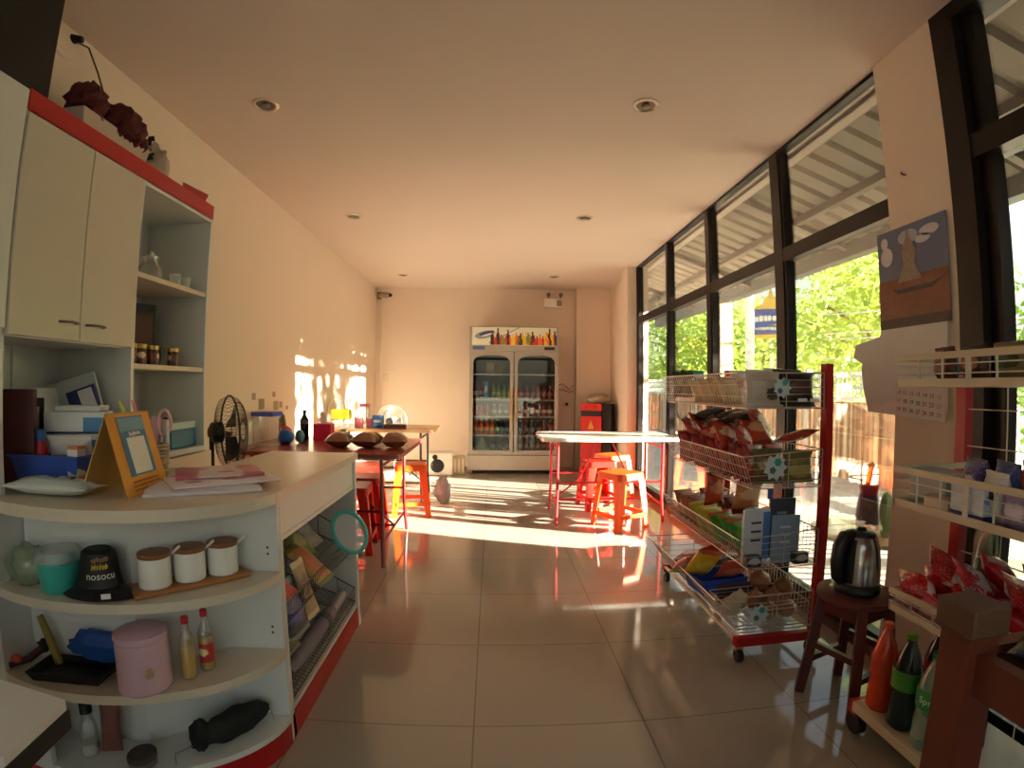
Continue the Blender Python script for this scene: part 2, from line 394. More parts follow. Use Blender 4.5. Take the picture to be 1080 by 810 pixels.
for x, z in ((2.0, 2.735), (2.52, 2.565)): part(can, 'beam', MB().box(x, x + .06, -2.4, 9.4, z, z + .06), bmat, world=True)
part(can, 'gutter', MB().box(3.04, 3.16, -2.5, 9.5, 2.33, 2.47), M('gutter_grey', '#5d6468', 0.5), world=True)
for y in (0.4, 2.1, 3.9, 5.7, 7.5): part(can, 'rafter', MB().add([(1.8, y, 2.80), (1.8, y + .05, 2.80), (1.8, y + .05, 2.85), (1.8, y, 2.85), (3.05, y, 2.39), (3.05, y + .05, 2.39), (3.05, y + .05, 2.44), (3.05, y, 2.44)], [(0, 1, 2, 3), (7, 6, 5, 4), (0, 4, 5, 1), (1, 5, 6, 2), (2, 6, 7, 3), (3, 7, 4, 0)]), bmat, world=True)
struct('trim_2', MB().box(1.79, 1.83, -2.2, 7.6, 2.62, 2.95), wallm, 'wall strip above the windows outside')
solo('canopy_post', 'square concrete post under the outer edge of the canopy', 'post', MB().box(-.09, .09, -.09, .09, -.35, 2.34, bev=.01), M('weathered_concrete', '#b4a48f', 0.8, var=.15), (3.05, 6.5, 0))
solo('white_pole', 'tall slim white pole beyond the concrete canopy post', 'pole', MB().lathe([(0, -.35), (.075, -.35), (.075, 4.2), (0, 4.2)], seg=16), M('white_pole_paint', '#e9e7e0', 0.5), (4.2, 7.95, 0), smooth=True)
# fence
tan = bpy.data.materials.new('translucent_tan_sheet'); tan.use_nodes = True; t = tan.node_tree
pb = t.nodes['Principled BSDF']; out = t.nodes['Material Output']; pb.inputs['Roughness'].default_value = .6
tl = t.nodes.new('ShaderNodeBsdfTranslucent'); ms = t.nodes.new('ShaderNodeMixShader'); ms.inputs[0].default_value = .35
tcn = t.nodes.new('ShaderNodeTexCoord'); sp = t.nodes.new('ShaderNodeSeparateXYZ'); wv = t.nodes.new('ShaderNodeTexNoise'); wv.noise_dimensions = '1D'; wv.inputs['Scale'].default_value = 9; wv.inputs['Detail'].default_value = 4
rp = t.nodes.new('ShaderNodeValToRGB'); rp.color_ramp.elements[0].color = lin('#9a7a5c'); rp.color_ramp.elements[0].position = .35
rp.color_ramp.elements[1].color = lin('#f3e2c8'); rp.color_ramp.elements[1].position = .68; e = rp.color_ramp.elements.new(.5); e.color = lin('#c79f7c')
t.links.new(tcn.outputs['Object'], sp.inputs[0]); t.links.new(sp.outputs[1], wv.inputs['W']); t.links.new(wv.outputs['Fac'], rp.inputs[0])
t.links.new(rp.outputs[0], pb.inputs['Base Color']); t.links.new(rp.outputs[0], tl.inputs[0]); t.links.new(pb.outputs[0], ms.inputs[1]); t.links.new(tl.outputs[0], ms.inputs[2]); t.links.new(ms.outputs[0], out.inputs[0])
fen = thing('fence', 'long street fence of tan upright boards under white pickets', 'fence', (6.0, 12, -0.35))
bd = MB(); y = 6.2; k = 0
while y < 26:
    w = .17 + .07 * random.random(); dx = .012 * (k % 2)
    bd.box(6.0 + dx, 6.03 + dx, y, y + w, -.35, 0.97); y += w + .006; k += 1
part(fen, 'board_panel', bd, tan, world=True)
fw_ = M('white_fence_paint', '#e4e0d6', 0.5)
rl = MB(); rl.box(5.98, 6.06, 6.2, 26, .98, 1.06); rl.box(5.99, 6.03, 6.2, 26, 1.19, 1.23); rl.box(5.99, 6.03, 6.2, 26, 1.38, 1.42)
part(fen, 'rail', rl, fw_, world=True)
pk = MB(); y = 6.25
while y < 26: pk.box(6.0, 6.02, y, y + .045, 1.06, 1.50); y += .13
part(fen, 'picket_row', pk, fw_, world=True)
ps = MB()
for y in (6.2, 9.0, 11.8, 14.6, 17.4, 20.2): part(fen, 'post', MB().box(5.96, 6.08, y - .05, y + .05, -.35, 1.56), fw_, world=True)
gt = thing('gate', 'low white picket gate at the near end of the street fence', 'gate', (6.0, 4.1, -0.35))  # invented gate, kept low so the sun clears it and pickets stripe the floor
g = MB(); g.box(5.99, 6.03, 2.3, 6.1, -.1, -.04); g.box(5.99, 6.03, 2.3, 6.1, .82, .88)
part(gt, 'rail', g, fw_, world=True)
pk = MB(); y = 2.35
while y < 6.08: pk.box(6.0, 6.02, y, y + .05, -.30, 1.02); y += .15
part(gt, 'picket_row', pk, fw_, world=True)
struct('trim_3', MB().box(3.85, 4.1, -12, 2.55, -.35, 3.4), wallm, 'plastered boundary wall at the near end of the yard')  # added outside the view to block the sun from the nearest window bays
# street sign
sg = thing('street_sign', 'blue street sign with gold crest on a post beyond the fence', 'sign', (8.4, 14.5, 0.0), math.radians(-29))
bl = M('sign_blue', '#2546a8', 0.4); gold = M('sign_gold', '#d9b34a', 0.4)
part(sg, 'post', MB().box(-.06, .06, .03, .13, -.35, 2.85), fw_)
part(sg, 'board', MB().box(-.64, .64, -.02, .03, 2.85, 3.62, bev=.02), bl)
cr = [(-.62, 3.62), (-.5, 3.78), (-.28, 3.86), (-.24, 4.12), (-.1, 4.2), (0, 4.62), (.1, 4.2), (.24, 4.12), (.28, 3.86), (.5, 3.78), (.62, 3.62)]
part(sg, 'crest', MB().prism([(x * .85, 3.62 + (z - 3.62) * .68) for x, z in cr], -.03, .03).xf(Matrix(((1, 0, 0, 0), (0, 0, 1, 0), (0, 1, 0, 0), (0, 0, 0, 1)))), gold)
part(sg, 'gold_edging', MB().box(-.5, .5, -.02, .03, 2.72, 2.85, bev=.03), gold)
part(sg, 'print_line', dash_mb(1.0, .20, frame_mat((0, -.021, 3.33), (1, 0, 0), (0, 0, 1)), seed=2, depth=.004), M('sign_white', '#f2f2f0', 0.5), label='upper line of white print')
part(sg, 'print_line', dash_mb(1.0, .11, frame_mat((0, -.021, 3.02), (1, 0, 0), (0, 0, 1)), seed=3, depth=.004), M('sign_white', '#f2f2f0', 0.5), label='lower line of white print')
# trees
def leafmat(name, h1, h2):
    m = bpy.data.materials.new(name); m.use_nodes = True; t = m.node_tree; pb = t.nodes['Principled BSDF']; out = t.nodes['Material Output']
    tc = t.nodes.new('ShaderNodeTexCoord'); nz = t.nodes.new('ShaderNodeTexNoise'); nz.inputs['Scale'].default_value = 2.3; nz.inputs['Detail'].default_value = 4
    mx = t.nodes.new('ShaderNodeMix'); mx.data_type = 'RGBA'; mx.inputs[6].default_value = lin(h1); mx.inputs[7].default_value = lin(h2)
    t.links.new(tc.outputs['Object'], nz.inputs['Vector']); t.links.new(nz.outputs['Fac'], mx.inputs[0]); t.links.new(mx.outputs[2], pb.inputs['Base Color'])
    tl = t.nodes.new('ShaderNodeBsdfTranslucent'); t.links.new(mx.outputs[2], tl.inputs[0]); pb.inputs['Roughness'].default_value = .5
    ms = t.nodes.new('ShaderNodeMixShader'); ms.inputs[0].default_value = .45
    t.links.new(pb.outputs[0], ms.inputs[1]); t.links.new(tl.outputs[0], ms.inputs[2]); t.links.new(ms.outputs[0], out.inputs[0]); return m
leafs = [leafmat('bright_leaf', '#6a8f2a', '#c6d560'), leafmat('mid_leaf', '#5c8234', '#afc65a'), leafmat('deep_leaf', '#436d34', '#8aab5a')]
bark = M('bark', '#5b4737', 0.9, var=.3, bump=.4)
def tree(label, x, y, h, r, mat, n, leaf=.2, base=0.6, seed=1, br=.25):
    rnd = random.Random(seed); T = thing('tree', label, 'tree', (x, y, -.35), 0, 'trees beyond the fence')
    tr = MB(); tr.tube([(0, 0, 0), (.05, .03, h * .3), (-.04, .06, h * .6), (0, 0, h * .85)], [.16, .13, .1, .04], 8)
    for k in range(6):
        a = k * 1.1 + seed; tr.tube([(0, 0, h * (br + .06 * k)), (math.cos(a) * r * .35, math.sin(a) * r * .35, h * (br + .12 + .06 * k)), (math.cos(a) * r * .7, math.sin(a) * r * .7, h * (br + .2 + .05 * k))], [.07, .045, .02], 6)
    part(T, 'trunk', tr, bark, smooth=True)
    cl = []
    for k in range(16):
        a = rnd.uniform(0, 2 * PI); q = rnd.uniform(.15, .85) * r; cl.append(Vector((math.cos(a) * q, math.sin(a) * q, rnd.uniform(base + .2, h * .92))))
    lv = MB(); V = []; Fc = []
    for i in range(n):
        c = cl[rnd.randrange(len(cl))]; d = Vector((rnd.gauss(0, 1), rnd.gauss(0, 1), rnd.gauss(0, 1))).normalized()
        p = c + d * (r * .42) * (rnd.random() ** .4); p.z = max(p.z, base)
        ax = Vector((rnd.gauss(0, 1), rnd.gauss(0, 1), rnd.gauss(0, .6) - .5)).normalized(); sd_ = ax.cross(Vector((rnd.gauss(0, 1), rnd.gauss(0, 1), rnd.gauss(0, 1)))).normalized()
        l = leaf * rnd.uniform(.6, 1.3); o = len(V)
        V += [p, p + ax * l * .5 + sd_ * l * .24, p + ax * l, p + ax * l * .5 - sd_ * l * .24]; Fc.append((o, o + 1, o + 2, o + 3))
    lv.add(V, Fc); part(T, 'foliage', lv, mat); return T
tree('bright green tree filling the window nearest the cream pillar', 9.0, 10.2, 6.2, 2.7, leafs[0], 5200, .24, .5, 1)
tree('bright tree behind the blue street sign', 11.5, 20.5, 6.0, 3.0, leafs[1], 4200, .28, .6, 2)
tree('yellow green tree left of the concrete canopy post', 9.2, 20.0, 5.4, 2.6, leafs[0], 4200, .24, .6, 3)
tree('tree over the fence in the third window bay from the pillar', 9.2, 25.0, 6.2, 3.0, leafs[1], 4200, .26, .6, 4)
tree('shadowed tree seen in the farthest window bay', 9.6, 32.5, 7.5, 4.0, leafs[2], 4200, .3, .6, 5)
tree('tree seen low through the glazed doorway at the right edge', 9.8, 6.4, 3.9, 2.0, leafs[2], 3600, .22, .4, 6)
tree('tall tree between the pillar window and the street sign', 11.6, 14.6, 7.0, 3.0, leafs[0], 4600, .26, .6, 7)
tree('small tree beyond the picket gate at the near end of the yard', 9.6, 1.8, 5.0, 1.9, leafs[1], 1900, .2, 2.85, 8, .55)  # out of view, put here to break up the sun patch indoors
# power lines past the doorway
for k, (z0, z1) in enumerate(((2.35, 2.55), (2.15, 2.2), (2.05, 2.1), (1.8, 1.75))):
    pts = [(6.0, 1 + i * .75, z0 + (z1 - z0) * i / 10 - .15 * math.sin(PI * i / 10)) for i in range(11)]
    solo('power_line', 'white overhead cable crossing the sky beyond the glazed doorway, %s' % ('highest of the four', 'second highest of the four', 'third highest of the four', 'lowest of the four')[k], 'cable', MB().tube([(x, y, z - z0) for x, y, z in pts], .012, 5), fw_, (0, 0, z0), group='overhead cables', smooth=True)
# ================================================================ LEFT SIDE: cabinets, corner shelf, counter
T = thing('shelf_cabinet', 'white wall cabinet with two doors, open side shelves and red top strip', 'cabinet', (-1.57, 1.79, 0.86))
b_ = MB()
b_.box(-1.745, -1.405, 1.226, 1.240, .856, 1.98); b_.box(-1.745, -1.395, 1.80, 1.818, .86, 1.98); b_.box(-1.745, -1.39, 2.33, 2.348, .86, 1.98)
b_.box(-1.748, -1.742, 1.235, 2.348, .86, 1.98); b_.box(-1.745, -1.392, 1.235, 2.348, 1.965, 1.985)
b_.box(-1.745, -1.405, 1.235, 1.80, 1.31, 1.328); b_.box(-1.745, -1.392, 1.80, 2.348, .862, .885)
b_.box(-1.742, -1.734, 1.57, 1.582, .86, 1.31); b_.box(-1.742, -1.734, 2.08, 2.09, .885, 1.965)
part(T, 'body', b_, white, world=True)
for z in (1.235, 1.595): part(T, 'shelf', MB().box(-1.742, -1.396, 1.818, 2.33, z, z + .02), cream, world=True)
for a, c, h0, h1 in ((1.237, 1.516, 1.425, 1.495), (1.520, 1.802, 1.545, 1.625)):
    d = part(T, 'door', MB().box(-1.405, -1.386, a, c, 1.315, 1.978, bev=.002), M('door_laminate', '#cbc3b6', .3, var=.03), world=True)
    h = MB().tube([(-1.386, h0, 1.372), (-1.368, h0 + .006, 1.372), (-1.366, (h0 + h1) / 2, 1.374), (-1.368, h1 - .006, 1.372), (-1.386, h1, 1.372)], .0045, 8)
    part(d, 'handle', h, M('dark_steel', '#77726c', .3, metal=.9), smooth=True, world=True, label='chrome bar handle')
part(T, 'top_strip', MB().box(-1.412, -1.392, 1.236, 2.348, 1.98, 2.052), red, world=True, label='red top strip')
T = thing('wall_cabinet', 'plain white cabinet box cut by the left edge beside the red top strip', 'cabinet', (-1.57, .98, 1.31))
part(T, 'body', MB().box(-1.748, -1.41, .55, 1.224, 1.33, 2.05), white, world=True)
part(T, 'door', MB().box(-1.41, -1.392, .552, 1.232, 1.33, 2.045, bev=.002), white, world=True)
solo('storage_box', 'big black box standing on the cabinet in the top left corner', 'box', MB().box(-.15, .1, -.4, .4, 0, .5, bev=.012), black, (-1.60, 1.005, 2.052))
solo('base_cabinet', 'white base cabinet under the wall cabinet with red top strip', 'cabinet', MB().box(-1.748, -1.392, 1.80, 2.40, 0, .853).xf(Matrix.Translation((1.57, -2.1, 0))), cream, (-1.57, 2.1, 0))

# corner shelf: half-oval shelves wrapped round a faceted core
def arc(a0, a1, n=28, cx=-1.15, cy=1.5, ax=.5, ay=.36):
    return [(cx + ax * math.cos(math.radians(a0 + (a1 - a0) * i / n)), cy + ay * math.sin(math.radians(a0 + (a1 - a0) * i / n))) for i in range(n + 1)]
core = [(-.655, 1.502), (-.83, 1.482), (-1.025, 1.293), (-1.40, 1.293), (-1.42, 1.2), (-1.44, 1.2), (-1.44, 1.78), (-.655, 1.78)]
T = thing('corner_shelf', 'white rounded corner display shelf at the near end of the counter', 'shelf unit', (-1.1, 1.4, 0))
part(T, 'core', MB().prism([(-.657, 1.484), (-.657, 1.502), (-.83, 1.484), (-1.025, 1.295), (-1.40, 1.295), (-1.40, 1.31), (-1.03, 1.31), (-.84, 1.5)][1:] + [(-.657, 1.52)], 0, .82), white, world=True)
part(T, 'side_panel', MB().box(-1.43, -1.405, 1.19, 1.5, .1, .82), white, world=True)
def shelf_poly(): return arc(-143, 0) + [(-.657, 1.50), (-.83, 1.482), (-1.025, 1.292), (-1.404, 1.292)]
for z0, z1 in ((.318, .345), (.578, .605)): part(T, 'shelf', MB().prism(arc(-122, 0) + [(-.657, 1.50), (-.83, 1.482), (-1.025, 1.292), (-1.404, 1.292)], z0, z1), cream, world=True)
part(T, 'bottom_shelf', MB().prism(arc(-122, 0) + [(-.657, 1.50), (-.83, 1.482), (-1.025, 1.292), (-1.404, 1.292)], .085, .105), white, world=True)
tp = arc(-180, 0, 40) + [(-.652, 1.484), (-1.087, 1.484), (-1.087, 1.84), (-1.39, 1.84), (-1.39, 1.795), (-1.745, 1.795)]
part(T, 'top', MB().prism(tp, .822, .855), cream, world=True)
kick = arc(-122, 0, 28, ax=.495, ay=.355)
kk = MB(); n = len(kick); kk.add([(x, y, 0) for x, y in kick] + [(x, y, .085) for x, y in kick] + [(x * .985 - .017, y + .02, .085) for x, y in kick] + [(x * .985 - .017, y + .02, 0) for x, y in kick],
       [(i, i + 1, n + i + 1, n + i) for i in range(n - 1)] + [(n + i, n + i + 1, 2 * n + i + 1, 2 * n + i) for i in range(n - 1)] + [(2 * n + i, 2 * n + i + 1, 3 * n + i + 1, 3 * n + i) for i in range(n - 1)])
part(T, 'kick_strip', kk, red, world=True, label='curved red kick strip')
ap = arc(-122, -100, 10); kk = MB(); n = len(ap)
kk.add([(x, y, .105) for x, y in ap] + [(x, y, .318) for x, y in ap] + [(x, y + .016, .318) for x, y in ap] + [(x, y + .016, .105) for x, y in ap], [(i, i + 1, n + i + 1, n + i) for i in range(n - 1)] + [(2 * n + i, 2 * n + i + 1, 3 * n + i + 1, 3 * n + i) for i in range(n - 1)] + [(n - 1, 4 * n - 1, 3 * n - 1, 2 * n - 1)])
part(T, 'front_panel', kk, white, world=True)
for z in (.40, .42, .66, .68): part(T, 'screw_hole', MB().lathe([(0, 0), (.004, 0), (.004, .002), (0, .002)], (-.69, 1.4995, z), 8, RX(PI / 2)), M('dark_hole', '#3b3a38', .8), world=True)

T = thing('display_counter', 'long cream topped white counter with open basket recess and red kick strip', 'counter', (-.88, 1.95, 0))
part(T, 'countertop', MB().box(-1.084, -.648, 1.486, 2.445, .822, .855, bev=.003), cream, world=True)
b_ = MB(); b_.box(-1.08, -.656, 1.522, 1.54, 0, .822); b_.box(-1.08, -.652, 2.40, 2.425, 0, .822); b_.box(-1.08, -1.06, 1.54, 2.40, 0, .822)
b_.box(-1.06, -.66, 1.54, 2.40, .095, .115); b_.box(-1.06, -.66, 1.54, 2.40, .69, .705)
part(T, 'body', b_, white, world=True)
part(T, 'fascia', MB().box(-.678, -.664, 1.54, 2.40, .705, .822), white, world=True)
part(T, 'kick_strip', MB().box(-.672, -.656, 1.52, 2.42, 0, .093), red, world=True, label='red kick strip')
def tray(T, name, x0, x1, y0, y1, zf, zb, lip, back, m, px=.022, r=.0013):
    """sloping wire tray: x1 front edge at zf, x0 back edge at zb, front lip height, back height"""
    w_ = MB(); n = int((y1 - y0) / px)
    for i in range(n + 1):
        y = y0 + (y1 - y0) * i / n
        w_.tube([(x0, y, zb + back), (x0, y, zb), (x1, y, zf), (x1, y, zf + lip)], r, 4, caps=False)
    part(T, name, w_, m, world=True)
    f_ = MB()
    for pts in ([(x0, y0, zb + back), (x0, y1, zb + back), (x1, y1, zf + lip), (x1, y0, zf + lip)], [(x0, y0, zb), (x0, y1, zb), (x1, y1, zf), (x1, y0, zf)]):
        f_.tube(pts, r * 2.1, 6, closed=True)
    for k in range(1, 4):
        f_.tube([(x0 + (x1 - x0) * k / 4, y0, zb + (zf - zb) * k / 4), (x0 + (x1 - x0) * k / 4, y1, zb + (zf - zb) * k / 4)], r * 1.3, 4)
        for y in (y0, y1): f_.tube([(x0 + (x1 - x0) * k / 4, y, zb + (zf - zb) * k / 4), (x0 + (x1 - x0) * k / 4, y, zb + back + (zf + lip - zb - back) * k / 4)], r * 1.3, 4)
    f_.tube([(x1, y0, zf + lip * .5), (x1, y1, zf + lip * .5)], r * 1.3, 4)
    part(T, 'rim', f_, m, world=True)
darkwire = M('dark_wire', '#4a463f', .4, metal=.7)
for lab, args in (('upper dark wire tray tilted inside the counter side', (-1.0, -.665, 1.56, 2.38, .40, .53, .07, .13)), ('lower dark wire tray tilted inside the counter side', (-1.0, -.662, 1.56, 2.38, .135, .26, .07, .12))):
    T = thing('wire_tray', lab, 'wire tray', (-.83, 1.97, args[4])); tray(T, 'wire_grid', *args, darkwire)
# goods in the trays
P = M_pack
def packet(name, label, cat, mat, w, h, t, loc, rot=(0, 0, 0), seed=0, group=None):
    o = solo(name, label, cat, MB().pillow(w, h, t, seed), mat, loc, group=group, smooth=True, ang=60)
    o.rotation_euler = rot; return o
tilt = Matrix.Rotation(.37, 3, 'Y')
packet('gift_pack', 'red and white packet high at the near end of the upper counter tray', 'packet', P('pk_redwhite', '#c9252b', '#e9e4e0', '#b01c22'), .10, .14, .03, (-.73, 1.64, .50), (-1.1, .0, 1.45), 1)
packet('beads_pack', 'clear shiny bag of blue and green trinkets at the near end of the counter trays', 'bag', P('pk_blue_trinkets', '#2b2c33', '#2e4fb5', '#9aa7a9', rx=.45, rz=.3), .17, .20, .05, (-.70, 1.67, .40), (-.35, 0, 1.5), 2)
packet('beads_pack', 'clear bag with lime green trinkets below the blue trinket bag', 'bag', P('pk_green_trinkets', '#4a4640', '#67b52d', '#8c8d8a', rx=.4, rz=.25), .13, .13, .04, (-.70, 1.60, .335), (-.5, 0, 1.5), 3)
packet('hair_tie_pack', 'tan and orange striped packet in the middle of the upper counter tray', 'packet', P('pk_tan_stripe', '#b79763', '#c9744a', '#5f6a35', rx=.3, rz=.5), .15, .20, .03, (-.72, 1.94, .475), (-.85, 0, 1.5), 4)
packet('hair_tie_pack', 'olive packet half behind the tan striped packet in the counter tray', 'packet', P('pk_olive', '#7d8a3f', '#c2b184', '#4c5a2c'), .13, .17, .03, (-.79, 2.02, .53), (-.8, 0, 1.6), 5)
packet('hair_net_pack', 'grey clear packet behind the teal rimmed lid in the counter tray', 'packet', P('pk_grey', '#8b8c88', '#a9aaa6', '#6f706c'), .16, .18, .03, (-.82, 2.15, .55), (-.75, 0, 1.5), 6)
packet('hair_net_pack', 'folded grey mesh packet lying in the lower counter tray', 'packet', P('pk_grey2', '#85827f', '#98948f', '#6f6c68'), .22, .28, .03, (-.83, 1.98, .245), (-1.2, 0, 1.5), 7)
packet('hair_net_pack', 'pale brown card packet between the blue trinkets and the tan striped packet', 'packet', P('pk_brown', '#9c8367', '#6e5a48', '#c4b39a'), .10, .22, .02, (-.69, 1.80, .43), (-.3, 0, 1.5), 8)
T = thing('oval_lid', 'oval clear box with teal rim hooked over the upper counter tray', 'box', (-.625, 2.20, .535))  # only a loose container lid, no box is built

ov = lambda rx, rz, n=28: [(0, rx * math.cos(2 * PI * k / n) + .0, rz * math.sin(2 * PI * k / n)) for k in range(n)]
tl_ = RR(.45, -.15, -.95)
part(T, 'rim', MB().tube([tl_ @ Vector(p) for p in ov(.070, .096)], .010, 8, closed=True), M('teal_plastic', '#4fb5ae', .35), smooth=True)
part(T, 'lid_panel', MB().add([tl_ @ Vector((x, y, z)) for x in (-.004, .004) for _, y, z in ov(.068, .094)], [tuple(range(28)), tuple(range(28, 56))[::-1]]), M_glass('frosted_panel', '#e8eeee', .06, .25, .45))
um = thing('umbrella', 'long grey purple folding umbrella lying in the lower counter tray', 'umbrella', (-.69, 1.95, .205))
mu = M('grey_purple_fabric', '#77707c', .7, var=.2, bump=.3)
part(um, 'fabric', MB().tube([(0, -.36, 0), (0, -.33, .002), (0, -.1, .004), (0, .12, .006), (0, .15, .006)], [.022, .03, .033, .03, .02], 14), mu, smooth=True)
part(um, 'strap', MB().tube([(0, .02, .005), (0, .06, .005)], .036, 14), M('grey_strap', '#4d4a52', .6), smooth=True)
part(um, 'handle', MB().tube([(0, .15, .006), (0, .30, .008), (0, .33, .008)], [.022, .024, .015], 12), M('grey_handle', '#8f8c90', .4), smooth=True)

# ---------------------------------------------------------------- on top of the wall cabinet
T = thing('flower_trough', 'white trough of dark red flowers on top of the wall cabinet', 'flowers', (-1.50, 1.68, 1.987))
tr_ = MB(); tr_.add([(x, y, z) for z, k in ((0, .85), (.15, 1)) for x, y in ((-.065 * k, -.19 * k), (.065 * k, -.19 * k), (.065 * k, .19 * k), (-.065 * k, .19 * k))], [(3, 2, 1, 0), (0, 1, 5, 4), (1, 2, 6, 5), (2, 3, 7, 6), (3, 0, 4, 7)])
tr_.add([(-.06, -.18, .14), (.06, -.18, .14), (.06, .18, .14), (-.06, .18, .14)], [(0, 1, 2, 3)])
part(T, 'trough', tr_, M('trough_white', '#c5b3a4', .5))
fl_ = M('maroon_petals', '#4d0a10', .8, var=.4, bump=.6, scale=40)
for k, (x, y, z, r) in enumerate(((.02, -.13, .20, .07), (.0, .0, .185, .075), (.03, .08, .19, .075), (-.03, -.08, .185, .065), (.02, .15, .165, .055), (-.03, .12, .175, .065), (.04, .03, .195, .07))):
    m_ = MB().blob((x, y, z), r, .35, 4.5, 18, 12, seed=k); part(T, 'flower', m_, fl_, smooth=False)
lf = MB()
for k in range(9):
    a = k * .7; p = Vector((.03, .20 + .012 * math.sin(k), .13 + .012 * k)); d = Vector((math.cos(a) * .03, .03 + .01 * math.sin(a * 2), .02 * math.sin(a))); s_ = Vector((.012, 0, .012))
    lf.add([p, p + d * .5 + s_, p + d, p + d * .5 - s_], [(0, 1, 2, 3)])
part(T, 'leaves', lf, M('dark_leaf', '#22301c', .6))
solo('plastic_bag', 'crumpled pale plastic bag on the wall cabinet beside the flower trough', 'bag', MB().blob((0, 0, .075), (.06, .07, .095), .45, 3, 18, 12, seed=3, flat=.075), M_glow('milky_bag', '#cdbfae', .4), (-1.48, 1.97, 2.035), smooth=True, ang=80)
packet('plastic_scrap', 'scrap of red plastic sticking up at the far end of the red top strip', 'scrap', M('red_film', '#a31a1d', .4), .18, .10, .012, (-1.43, 2.22, 2.05), (0.2, 0, 1.4), 4)
cab = MB(); cab.tube([(-1.745, 1.70, 2.575), (-1.70, 1.74, 2.56), (-1.69, 1.80, 2.48), (-1.70, 1.93, 2.33), (-1.72, 1.98, 2.2), (-1.735, 2.10, 2.0)], .004, 6)
T = thing('plugged_cable', 'thin brown cord hanging from a plug high on the left wall', 'cord', (-1.745, 1.70, 2.575))
part(T, 'cord', cab, M('brown_cord', '#3a2a1e', .6), smooth=True, world=True)
part(T, 'plug', MB().tube([(-1.749, 1.69, 2.575), (-1.70, 1.70, 2.572)], [.022, .014], 12), black, smooth=True, world=True)
part(T, 'wall_plate', MB().lathe([(0, 0), (.07, 0), (.066, .012), (0, .014)], (-1.749, 1.66, 2.54), 24, RY(PI / 2)), wallm, smooth=True, world=True)
# ---------------------------------------------------------------- in the open shelves of the wall cabinet
T = thing('glass_jug', 'small clear glass jug on the top open shelf of the wall cabinet', 'jug', (-1.53, 2.075, 1.615))
part(T, 'bowl', MB().lathe([(0, 0), (.05, 0), (.062, .03), (.055, .07), (.03, .1), (.034, .125)], seg=20), clear, smooth=True)
part(T, 'knob', MB().blob((0, 0, .135), .014, 0), M('white_knob', '#ddd8d0', .3), smooth=True)
T = solo('drinking_glass', 'small upturned glass beside the jug on the top open shelf', 'glass', MB().lathe([(.022, 0), (.028, .06), (.02, .064), (0, .064)], seg=16), clear, (-1.46, 2.17, 1.615), smooth=True)
dup(T, (-1.46, 2.25, 1.615), 0, 'second upturned glass, farther right on the top open shelf')
T = thing('picture_box', 'black box with a printed food picture on the middle open shelf', 'box', (-1.655, 2.165, 1.255), -.55)
part(T, 'carton', MB().box(-.02, .02, -.085, .085, 0, .29, bev=.004), M('black_card', '#17120f', .5))
part(T, 'picture', MB().box(.02, .022, -.07, .07, .09, .25), P('pk_food', '#5a2a1a', '#a8532d', '#2b2013', rx=.4, rz=.3), label='brown food picture')
part(T, 'green_strip', MB().box(.02, .022, -.07, .07, .01, .08), M('deep_green', '#24361f', .5))
jm = M('jar_brown', '#4d2a1d', .3, var=.4, scale=40)
for k, (y, lab) in enumerate(((1.845, 'small brown jar with gold lid farthest left on the middle open shelf'), (1.91, 'small brown jar with gold lid, second from left on the middle open shelf'), (1.995, 'small brown jar with gold lid, third from left on the middle open shelf'), (2.14, 'small brown jar with gold lid, alone at the right of the middle open shelf'))):
    if k == 0:
        J = thing('spice_jar', lab, 'jar', (-1.44, y, 1.255), 0, 'small gold lidded jars on the open shelf')
        part(J, 'jar', MB().lathe([(0, 0), (.027, 0), (.029, .01), (.029, .06), (.026, .066)], seg=18), jm, smooth=True)
        part(J, 'lid', MB().lathe([(.029, .064), (.029, .08), (.027, .082), (0, .082)], seg=18), M('gold_lid', '#b89a5b', .3, metal=.6), smooth=True)
        part(J, 'label', MB().lathe([(.0294, .015), (.0294, .055)], seg=18), P('pk_jar', '#6e3a22', '#d6c3a4', '#2c1a12', rx=.3, rz=.3), smooth=True)
    else: dup(J, (-1.44, y, 1.255), k, lab)
solo('dark_box', 'small black box between two gold lidded jars on the open shelf', 'box', MB().box(-.03, .03, -.027, .027, 0, .078, bev=.003), black, (-1.46, 2.067, 1.255))
T = thing('blue_box', 'teal blue box with pale lid in the lowest open shelf of the wall cabinet', 'box', (-1.555, 2.215, .886))
part(T, 'carton', MB().box(-.15, .13, -.10, .10, 0, .085, bev=.004), M('teal_card', '#1f6a86', .45)); part(T, 'lid', MB().box(-.152, .132, -.102, .102, .085, .118, bev=.004), M('pale_blue_card', '#c5d2d6', .45))
solo('small_figure', 'tiny dark object on the pale lid of the teal blue box', 'trinket', MB().blob((0, 0, .012), (.015, .012, .012), .2), black, (-1.47, 2.135, 1.004), smooth=True)

# ---------------------------------------------------------------- in the niche and on the corner top (z .855)
ZT = .856
solo('binder', 'dark maroon binder standing at the far left of the cabinet niche', 'binder', MB().box(-.12, .12, -.02, .02, 0, .30, bev=.004), M('maroon_board', '#4b1518', .5), (-1.56, 1.345, ZT), .55)
T = thing('photo_frame', 'small black framed picture standing in the cabinet niche', 'picture', (-1.575, 1.462, ZT + .1), -.5)
part(T, 'frame', MB().box(-.012, .012, -.07, .07, 0, .17, bev=.004), black, label='black frame'); part(T, 'print', MB().box(.012, .014, -.052, .052, .02, .14), P('pk_photo', '#b9b0a6', '#7b4a37', '#cfcac2', cz=.35, rx=.5, rz=.35))
solo('wooden_block', 'plain dark box the framed picture stands on in the niche', 'box', MB().box(-.07, .07, -.07, .07, 0, .098), M('dark_card', '#2f2a28', .6), (-1.615, 1.475, ZT), -.5)
